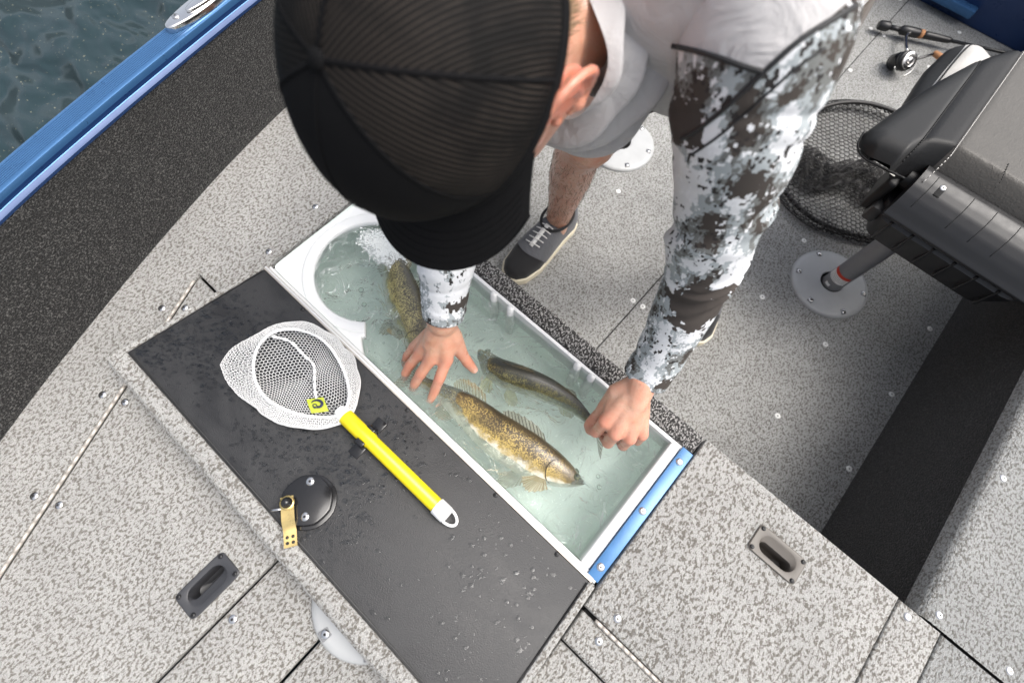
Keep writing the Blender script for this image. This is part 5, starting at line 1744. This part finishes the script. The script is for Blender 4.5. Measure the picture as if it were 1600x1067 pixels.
# nails
BB = BVHTree.FromPolygons([v.co.copy() for v in body_me.vertices], [tuple(p.vertices) for p in body_me.polygons])
M['nail'] = plain('finger_nail', (0.62, 0.36, 0.28), 0.25)
def nail(a, b_, side, w=0.0052):
    a, b_ = np.array(a), np.array(b_)
    d = (b_ - a) / np.linalg.norm(b_ - a)
    s = np.array(side, float)
    s -= d * (s @ d)
    s /= np.linalg.norm(s)
    c = np.cross(d, s)
    ctr = a + (b_ - a) * 0.86 + s * 0.02
    V = []
    def f(u, v):
        p = Vector(ctr + c * (u - 0.5) * 2 * w + d * (v - 0.45) * 0.0115)
        l, n_, i, dist = BB.ray_cast(p, Vector(-s))
        if l is None:
            return p - Vector(s * 0.012)
        return l + Vector(s * 0.0004)
    obj('nail', grid(f, 6, 6), 'nail', man)
nail((0.411, 0.119, 0.007), (0.424, 0.121, -0.016), (0.5, 0.3, 0.8), 0.006)
for i in range(3):
    nail(rd_[i], rt_[i], (0, -0.6, 0.8))

for s in (-1, 1):
    ey = obj('eye', ball(hw(s * 0.031, 0.083, -0.001), 0.012, 14, 10), 'eye', man)
    obj('iris', ball(hw(s * 0.031, 0.0925, -0.003), 0.0045, 10, 8), 'iris', ey)

# hair: short strands below the cap, thicker at the back
hm_ = MB()
_r = random.Random(21)
HB = BB
for k in range(9500):
    az = _r.uniform(-2.45, 2.45)                    # 0 = back of the head
    zlo = 0.045 - 0.10 * max(0, math.cos(az * 0.62)) ** 0.8
    if abs(az) > 1.25:
        zlo = -0.004 if abs(az) < 1.95 else 0.03
    z = _r.uniform(zlo, 0.048)
    d = np.array((math.sin(az), -math.cos(az), 0.0))
    o_ = hw(0, 0, z)
    w_ = HX_ @ d
    l, n_, i, dist = BB.ray_cast(Vector(o_ + w_ * 0.2), Vector(-w_))
    if l is None:
        continue
    if (HX_.T @ (np.array(l) - HP_))[2] < -0.06:
        continue
    loc = HX_.T @ (np.array(l) - HP_)
    if abs(loc[0]) > 0.0835 and loc[2] < 0.03:
        continue
    if abs(loc[1] + 0.014) < 0.042 and loc[2] < 0.036 and abs(loc[0]) > 0.05:
        continue
    n_ = np.array(n_)
    dn = HX_ @ np.array((_r.gauss(0, 0.25), -0.55 + _r.gauss(0, 0.2), -0.85))
    L_ = _r.uniform(0.012, 0.026)
    p0 = np.array(l) - n_ * 0.001
    p1 = p0 + dn * L_ * 0.5 + n_ * 0.0035
    p2 = p0 + dn * L_ + n_ * _r.uniform(0.003, 0.006)
    hm_.add(sweep([p0, p1, p2], [0.0007, 0.0006, 0.0002], 3, n_, cap=False)[:2])
tag(obj('hair', hm_, 'hair', man), kind='stuff')

# leg hair on the bare shin
lh_ = MB()
for k in range(700):
    z = _r.uniform(-0.28, 0.05)
    c = np.array((np.interp(z, [-0.3, -0.1, 0.05], [0.222, 0.24, 0.27]), np.interp(z, [-0.3, -0.1, 0.05], [0.655, 0.64, 0.605]), z))
    a = _r.uniform(0, 2 * math.pi)
    w_ = np.array((math.cos(a), math.sin(a), 0))
    l, n_, i, dist = BB.ray_cast(Vector(c + w_ * 0.09), Vector(-w_))
    if l is None:
        continue
    p0, n_ = np.array(l), np.array(n_)
    t_ = np.cross(n_, (0, 0, 1)) * _r.gauss(0, 0.5)
    lh_.add(sweep([p0 - n_ * 0.0006, p0 + n_ * 0.0015 + np.array((0, 0, -0.006)) + t_ * 0.005, p0 + n_ * 0.0018 + np.array((0, 0, -0.013)) + t_ * 0.012], [0.0003, 0.00028, 0.0001], 3, n_, cap=False)[:2])
tag(obj('leg_hair', lh_, 'leg_hair', man), kind='stuff')

# ------------------------------------------------------------------ trucker cap
CS = 1.10
RXc, RYc, ZE, ZT = 0.0865 * CS, 0.106 * CS, 0.033, 0.033 + 0.114 * CS
def dome(az, el):
    """az 0 = front, + to the wearer's left; el 0 = lower edge .. 1 = button"""
    b_ = el * math.pi / 2
    cr_ = math.cos(b_) ** 0.80
    zz = math.sin(b_) ** 0.92
    front = max(0.0, math.cos(az))
    x, y = -math.sin(az) * RXc * cr_, math.cos(az) * RYc * cr_
    y += 0.010 * front * math.sin(min(1, el * 1.3) * math.pi) * (1 - el)     # stiff front panel
    # soft dents of the mesh
    d = 1.0 - 0.010 * math.sin(3 * az + 1.1) * math.sin(el * 5.0) * (1 - front)
    zed = ZE - 0.012 * max(0, -math.cos(az)) + 0.004 * front
    return np.array((x * d, y * d, zed + (ZT - zed) * zz))
cap = obj('cap', grid(lambda u, v: hw(*dome((u - 0.5) * 2 * math.radians(58), v)), 50, 40), 'cap_black', man)
A0 = math.radians(58)
A1 = math.radians(104)
PANELS = [(A0, A1), (A1, math.pi), (math.pi, 2 * math.pi - A1), (2 * math.pi - A1, 2 * math.pi - A0)]
for pa, pb in PANELS:
    g_ = grid(lambda u, v: hw(*dome(pa + u * (pb - pa), v)), 40, 48)
    uvm = []
    for q in g_[2]:
        uvm.append(tuple(((u_ - 0.5) * (pb - pa) * 0.104 * math.cos(v_ * math.pi / 2) ** 0.8, v_) for u_, v_ in q))
    obj('mesh_panel', (g_[0], g_[1]), 'cap_mesh', cap, uv=uvm)
for az in (A0, -A0, A1, -A1, math.pi, 0.0):
    obj('seam', sweep([hw(*(dome(az, t) * np.array((1.004, 1.004, 1.0)) + np.array((0, 0, 0.0004)))) for t in np.linspace(0.0, 0.995, 40)], [(0.0004, 0.0020)] * 40, 6, tuple(hw(*dome(az, 0.5)) - HP_)), 'cap_black', cap)
obj('sweatband', sweep([hw(*(dome(a, 0.02) * np.array((1.0, 1.0, 1.0)))) for a in np.linspace(-math.pi, math.pi, 90, endpoint=False)], [(0.0060, 0.0022)] * 90, 8, tuple(HX_[:, 2]), closed=True), 'cap_black', cap)
obj('button', xf(lathe([(0.0068, -0.001), (0.0066, 0.0018), (0.0045, 0.0036), (0.0015, 0.0043)], 20), Matrix.Translation(hw(0, 0, ZT - 0.0005)) @ HROT.to_4x4()), 'cap_black', cap)
def brim(u, v, off):
    a = (u - 0.5) * 2 * math.radians(78)
    w = 0.092
    root_ = np.array((-math.sin(a) * RXc * 0.99, math.cos(a) * RYc * 0.99, ZE + 0.003))
    tip_ = np.array((-math.sin(a) * 0.098, 0.030 + 0.158 * math.cos(a) ** 0.62, ZE - 0.004))
    p = root_ * (1 - v) + tip_ * v
    p[2] -= 3.4 * p[0] ** 2 * (0.35 + 0.65 * v) + 0.008 * v * v
    p[2] += off
    return hw(*p)
bt = grid(lambda u, v: brim(u, v, 0.0016), 48, 22)
bb_ = grid(lambda u, v: brim(1 - u, v, -0.0016), 48, 22)
bm_ = MB().add(bt[:2]).add(bb_[:2])
eg = [tuple(brim(t, 1.0, 0)) for t in np.linspace(0, 1, 60)]
M['brim'] = cloth('brim_twill', (0.0055, 0.0055, 0.006), 0.05, 60, sheen=0.0)
M['brim'].node_tree.nodes['Principled BSDF'].inputs['Specular IOR Level'].default_value = 0.12
br = obj('brim', bm_, 'brim', cap)
obj('brim_edge', sweep(eg, 0.0022, 8), 'cap_black', br)
for k in range(5):
    v_ = 0.88 - 0.13 * k
    obj('brim_stitch', sweep([brim(t, v_, 0.0017) for t in np.linspace(0.02, 0.98, 60)], 0.0005, 5), 'cap_black', br)
# snap badge over the brim
obj('badge', xf(box(-0.014, 0.014, -0.0006, 0.0014, -0.004, 0.004, 0.0008), Matrix.Translation(hw(*(dome(math.radians(6), 0.04) + np.array((0, 0.004, 0.004))))) @ HROT.to_4x4()), 'chrome', cap)

# sunglasses: temples hooked over the ears, lenses in front of the eyes
sg = obj('sunglasses', MB().add(sweep(catmull([hw(-0.078, -0.030, 0.012), hw(-0.086, -0.010, 0.040), hw(-0.084, 0.03, 0.034), hw(-0.078, 0.085, 0.016), hw(-0.062, 0.112, 0.012)], 24), [(0.0035, 0.0014)] * 24, 8))
         .add(sweep(catmull([hw(0.078, -0.030, 0.012), hw(0.086, -0.010, 0.040), hw(0.084, 0.03, 0.034), hw(0.078, 0.085, 0.016), hw(0.062, 0.112, 0.012)], 24), [(0.0035, 0.0014)] * 24, 8))
         .add(sweep(catmull([hw(-0.062, 0.112, 0.012), hw(-0.03, 0.124, 0.014), hw(0, 0.126, 0.012), hw(0.03, 0.124, 0.014), hw(0.062, 0.112, 0.012)], 24), 0.002, 8)), 'glasses', man)
for s in (-1, 1):
    obj('lens', grid(lambda u, v: hw(s * (0.008 + 0.052 * u), 0.123 - 0.012 * u * u - 0.004 * (v - 0.5) ** 2, 0.012 - 0.036 * v * (0.4 + 0.6 * math.sin(math.pi * (0.15 + 0.7 * u)))), 10, 8), 'lens', sg)

# ------------------------------------------------------------------ clothes
tm = MB()
chain(tm, [(0.375, 0.452, 0.465, 0.110), (0.38, 0.56, 0.455, 0.125), (0.38, 0.70, 0.425, 0.125), (0.38, 0.82, 0.395, 0.12)])
chain(tm, [(0.30, 0.46, 0.465, 0.100), (0.31, 0.60, 0.445, 0.115), (0.315, 0.80, 0.39, 0.11)])
chain(tm, [(0.455, 0.46, 0.475, 0.100), (0.445, 0.60, 0.445, 0.115), (0.445, 0.80, 0.39, 0.11)])
chain(tm, [(0.37, 0.425, 0.490, 0.090), (0.450, 0.420, 0.525, 0.080), (0.510, 0.412, 0.543, 0.072)])
chain(tm, [(0.37, 0.425, 0.490, 0.090), (0.295, 0.420, 0.510, 0.080), (0.230, 0.405, 0.498, 0.072)])
shirt = link('shirt', remesh(tm, 0.006, 10), 'shirt_grey', man)
SB = BVHTree.FromPolygons([v.co.copy() for v in shirt.data.vertices], [tuple(p.vertices) for p in shirt.data.polygons])

_n = random.Random(9)
def sleeve(name, path, rad, wr, label=None):
    n = 150
    ps = catmull(path, n)
    rr_ = catmull([(r, 0, 0) for r in rad], n)[:, 0]
    T, N_, B_ = frames(ps, (0, 1, 0.2))
    def disp(t, k):
        a = 2 * math.pi * k
        g = 1.0
        for t0, sg_, amp, ph, tw, dir_ in wr:
            s = (t - t0 - tw * math.sin(a - ph)) / sg_
            lob = 0.5 + 0.5 * math.cos(a - dir_)
            g += amp * lob * math.exp(-s * s)
        g += 0.008 * math.sin(t * 46 + 2 * math.sin(a)) * math.sin(a * 2 + t * 9)
        return g
    return sweep(ps, list(rr_), 96, (0, 1, 0.2), disp=disp)
wrL = []
for k in range(17):
    t0 = _n.uniform(0.30, 0.97)
    wrL.append((t0, _n.uniform(0.010, 0.024), _n.choice((-1, 1)) * _n.uniform(0.03, 0.085), _n.uniform(0, 6.28), _n.uniform(0.01, 0.05), _n.uniform(0, 6.28)))
# long diagonal folds at the elbow crook
wrL += [(0.58, 0.012, -0.13, 1.0, 0.05, 0.6), (0.605, 0.010, 0.13, 1.0, 0.05, 0.6), (0.635, 0.012, -0.13, 1.1, 0.05, 0.6), (0.66, 0.010, 0.12, 1.2, 0.05, 0.6), (0.685, 0.011, -0.11, 1.2, 0.05, 0.6), (0.55, 0.013, 0.12, 0.8, 0.04, 0.5), (0.50, 0.012, -0.09, 3.6, 0.03, 3.2), (0.525, 0.010, 0.09, 3.6, 0.03, 3.2), (0.43, 0.012, -0.07, 0.2, 0.02, 0.3), (0.45, 0.010, 0.06, 0.2, 0.02, 0.3)]
sl_path = [(0.510, 0.402, 0.545), (0.527, 0.390, 0.535), (0.540, 0.380, 0.510), (0.557, 0.368, 0.466), (0.583, 0.367, 0.396), (0.607, 0.357, 0.307), (0.621, 0.349, 0.265), (0.636, 0.327, 0.201), (0.650, 0.297, 0.140), (0.657, 0.270, 0.104)]
sl = obj('sleeve', sleeve('sleeve', sl_path, [0.058, 0.067, 0.0655, 0.0605, 0.0535, 0.0460, 0.0435, 0.0405, 0.0375, 0.0355], wrL), 'camo', man)
wrR = [(_n.uniform(0.3, 0.95), _n.uniform(0.012, 0.022), _n.choice((-1, 1)) * _n.uniform(0.03, 0.07), _n.uniform(0, 6.28), 0.02, _n.uniform(0, 6.28)) for k in range(14)]
sr_ = obj('sleeve', sleeve('sleeve', [(0.260, 0.41, 0.495), (0.225, 0.39, 0.470), (0.235, 0.33, 0.390), (0.258, 0.275, 0.310), (0.322, 0.187, 0.220), (0.345, 0.150, 0.160), (0.3595, 0.126, 0.118)],
          [0.060, 0.070, 0.062, 0.055, 0.044, 0.0375, 0.0325], wrR), 'camo', man)
def cut_plane(a, b_, apex, keep):
    n_ = np.cross(np.array(b_) - np.array(a), np.array(apex) - np.array(a))
    n_ /= np.linalg.norm(n_)
    if (np.array(keep) - np.array(a)) @ n_ < 0:
        n_ = -n_
    return np.array(a), n_
FRONT = (0.615, -0.02, 0.79)           # point in front of the shoulder that the yoke seams are cut from
YK = (0.545, 0.412, 0.610)
pls = [cut_plane((0.481, 0.342, 0.518), (0.552, 0.354, 0.529), FRONT, YK), cut_plane((0.549, 0.347, 0.515), (0.569, 0.432, 0.557), FRONT, YK)]
bm2 = bmesh.new()
bm2.from_mesh(sl.data)
for a_, n_ in pls:
    bmesh.ops.bisect_plane(bm2, geom=bm2.verts[:] + bm2.edges[:] + bm2.faces[:], plane_co=a_, plane_no=n_)
yk = [f for f in bm2.faces if all((np.array(f.calc_center_median()) - a_) @ n_ > 0 for a_, n_ in pls)]
bm2.verts.index_update()
YV = [tuple(v.co) for v in bm2.verts]
YF = [tuple(v.index for v in f.verts) for f in yk]
bmesh.ops.delete(bm2, geom=yk, context='FACES')
bm2.to_mesh(sl.data)
bm2.free()
used = sorted({i for f in YF for i in f})
rem = {i: k for k, i in enumerate(used)}
yoke = obj('shoulder_yoke', ([YV[i] for i in used], [tuple(rem[i] for i in f) for f in YF]), 'shirt_grey', man)
SLB = BVHTree.FromPolygons([v.co.copy() for v in sl.data.vertices], [tuple(p.vertices) for p in sl.data.polygons])
def snap(p, trees, off=0.0006):
    best = None
    for t in trees:
        l, n_, i, d = t.find_nearest(Vector(p))
        if best is None or d < best[2]:
            best = (np.array(l), np.array(n_), d)
    return best[0] + best[1] * off
def on_outer(p, toward, trees, off=0.0008):
    """outermost point of the clothes on the side facing 'toward'"""
    o_ = Vector(toward)
    d = (Vector(p) - o_).normalized()
    best = None
    for t in trees:
        l, n_, i, dist = t.ray_cast(o_, d)
        if l is not None and (best is None or dist < best[1]):
            best = (np.array(l) - np.array(d) * off, dist)
    return best[0] if best else np.array(p)
YB = BVHTree.FromPolygons([v.co.copy() for v in yoke.data.vertices], [tuple(p.vertices) for p in yoke.data.polygons])
OUT = FRONT
seam_b = catmull([(0.476, 0.342, 0.517), (0.496, 0.345, 0.5215), (0.518, 0.349, 0.5245), (0.537, 0.351, 0.527), (0.552, 0.354, 0.529)], 40)
obj('sleeve_piping', sweep([on_outer(p, OUT, [SLB, SB, YB]) for p in seam_b], 0.0022, 8), 'piping', sl)
seam_a = catmull([(0.5235, 0.329, 0.455), (0.530, 0.330, 0.466), (0.541, 0.334, 0.492), (0.549, 0.347, 0.515), (0.555, 0.362, 0.534), (0.561, 0.389, 0.546), (0.575, 0.430, 0.556)], 60)
obj('sleeve_piping', sweep([on_outer(p, OUT, [SLB, SB, YB]) for p in seam_a], 0.0022, 8), 'piping', sl)
obj('sleeve_piping', sweep([on_outer(p + np.array((0.012, -0.004, -0.012)), OUT, [SLB, SB, YB]) for p in seam_a[6:-6]], 0.0011, 8), 'piping', sl)

# loose hood / neck gaiter round the neck
nc = hw(-0.016, -0.022, -0.130)
nx_, ny_, nz_ = HX_[:, 0], HX_[:, 1], HX_[:, 2]
def gaiter(u, v):
    a = 2 * math.pi * u
    # v from the upper roll to the lower hem (towards the shoulders)
    r = 0.060 + 0.030 * math.sin(min(1.0, v * 1.6) * math.pi / 2) + 0.008 * v
    fold_ = 0.010 * math.sin(7.5 * v * math.pi + 2.2 * math.sin(a) + 0.6) + 0.004 * math.sin(11 * v + 2 * a + 1.0) + 0.003 * math.sin(23 * v + 3 * math.sin(a * 2))
    r += fold_
    h = 0.034 - 0.112 * v + 0.012 * math.sin(a * 2 + 1)
    drop = 0.020 * max(0, math.sin(a)) * (1 - v)          # sags under the chin
    return nc + nx_ * (r * math.cos(a)) + ny_ * (r * (0.98 if math.sin(a) > 0 else 1.05) * math.sin(a) + drop * 0) + nz_ * h
obj('gaiter', grid(gaiter, 90, 60, cu=True), 'shirt_grey', man)

# shorts
sm_ = MB()
chain(sm_, [(0.345, 0.81, 0.385, 0.135), (0.41, 0.81, 0.385, 0.135)])
chain(sm_, [(0.320, 0.81, 0.375, 0.120), (0.300, 0.745, 0.26, 0.100), (0.298, 0.700, 0.195, 0.088)])
chain(sm_, [(0.440, 0.81, 0.375, 0.120), (0.490, 0.735, 0.24, 0.100), (0.530, 0.655, 0.155, 0.088)])
link('shorts', remesh(sm_, 0.006, 8), 'shorts', man)

# shoes
def shoe(cx_, y_toe, y_heel, yaw=0.0):
    S4 = Matrix.Translation((cx_, y_toe, 0)) @ Matrix.Rotation(yaw, 4, 'Z') @ Matrix.Translation((-cx_, -y_toe, 0))
    def obj(n_, vf, *a_, **k_):
        return globals()['obj'](n_, xf(vf, S4), *a_, **k_)
    L_ = y_heel - y_toe
    W_ = lambda t: 0.050 * float(np.interp(t, [0, .04, .12, .30, .5, .7, .9, .97, 1], [.05, .50, .82, 1.0, .88, .74, .70, .55, .2]))
    Hh = lambda t: float(np.interp(t, [0, .05, .2, .35, .5, .62, .72, .85, 1], [.020, .036, .048, .060, .078, .088, .082, .082, .080]))
    z0 = FLOOR + 0.018
    def up_(u, v, a_, b_, off=0.0, edge=0.0):
        t = a_ + (b_ - a_) * v
        t = min(0.999, max(0.001, t + edge * (abs(u - 0.5) * 2) ** 1.5))
        a = math.pi * u
        w = W_(t) + off
        h = Hh(t) + off
        return (cx_ + w * math.copysign(abs(math.cos(a)) ** 0.75, math.cos(a)), y_toe + L_ * t, z0 + h * math.sin(a) ** 0.85)
    sh = obj('shoe', grid(lambda u, v: up_(u, v, 0.0, 1.0), 32, 50), 'shoe_black', man)
    obj('upper', grid(lambda u, v: up_(0.02 + 0.96 * u, v, 0.25, 0.985, 0.0022, 0.14), 32, 40), 'shoe_grey', sh)
    sole = [(cx_ + (W_(t) + 0.004), y_toe - 0.004 + (L_ + 0.008) * t) for t in np.linspace(0.0, 1, 26)] + [(cx_ - (W_(t) + 0.004), y_toe - 0.004 + (L_ + 0.008) * t) for t in np.linspace(1, 0.0, 26)]
    obj('sole', prism(sole, FLOOR + 0.0004, FLOOR + 0.024, 0.003), 'sole', sh, sharp=50)
    # collar round the ankle
    cy_ = y_toe + L_ * 0.715
    obj('collar', sweep([(cx_ + 0.0385 * math.cos(a), cy_ + 0.055 * math.sin(a) + 0.004, z0 + 0.080 + 0.006 * math.sin(a) * 0) for a in np.linspace(0, 2 * math.pi, 40, endpoint=False)], [(0.006, 0.0045)] * 40, 8, closed=True), 'shoe_black', sh)
    def top(t, x):
        return np.array((cx_ + x, y_toe + L_ * t, z0 + Hh(t) * math.sqrt(max(0, 1 - (x / (W_(t) + .002)) ** 2)) ** 0.85 + 0.0045))
    obj('tongue', sweep([top(t, 0) - np.array((0, 0, 0.0018)) for t in np.linspace(0.33, 0.58, 14)], [(0.0018, 0.0065)] * 14, 8), 'lace', sh)
    for k in range(5):
        t = 0.35 + 0.052 * k
        obj('lace', sweep(catmull([top(t + 0.004, -0.023), top(t, -0.010) + np.array((0, 0, .001)), top(t + 0.012, 0.009) + np.array((0, 0, .001)), top(t + 0.026, 0.022)], 14), 0.0017, 6), 'lace', sh)
    return sh
shoe(0.218, 0.452, 0.735)
shoe(0.722, 0.655, 0.925, math.radians(24))
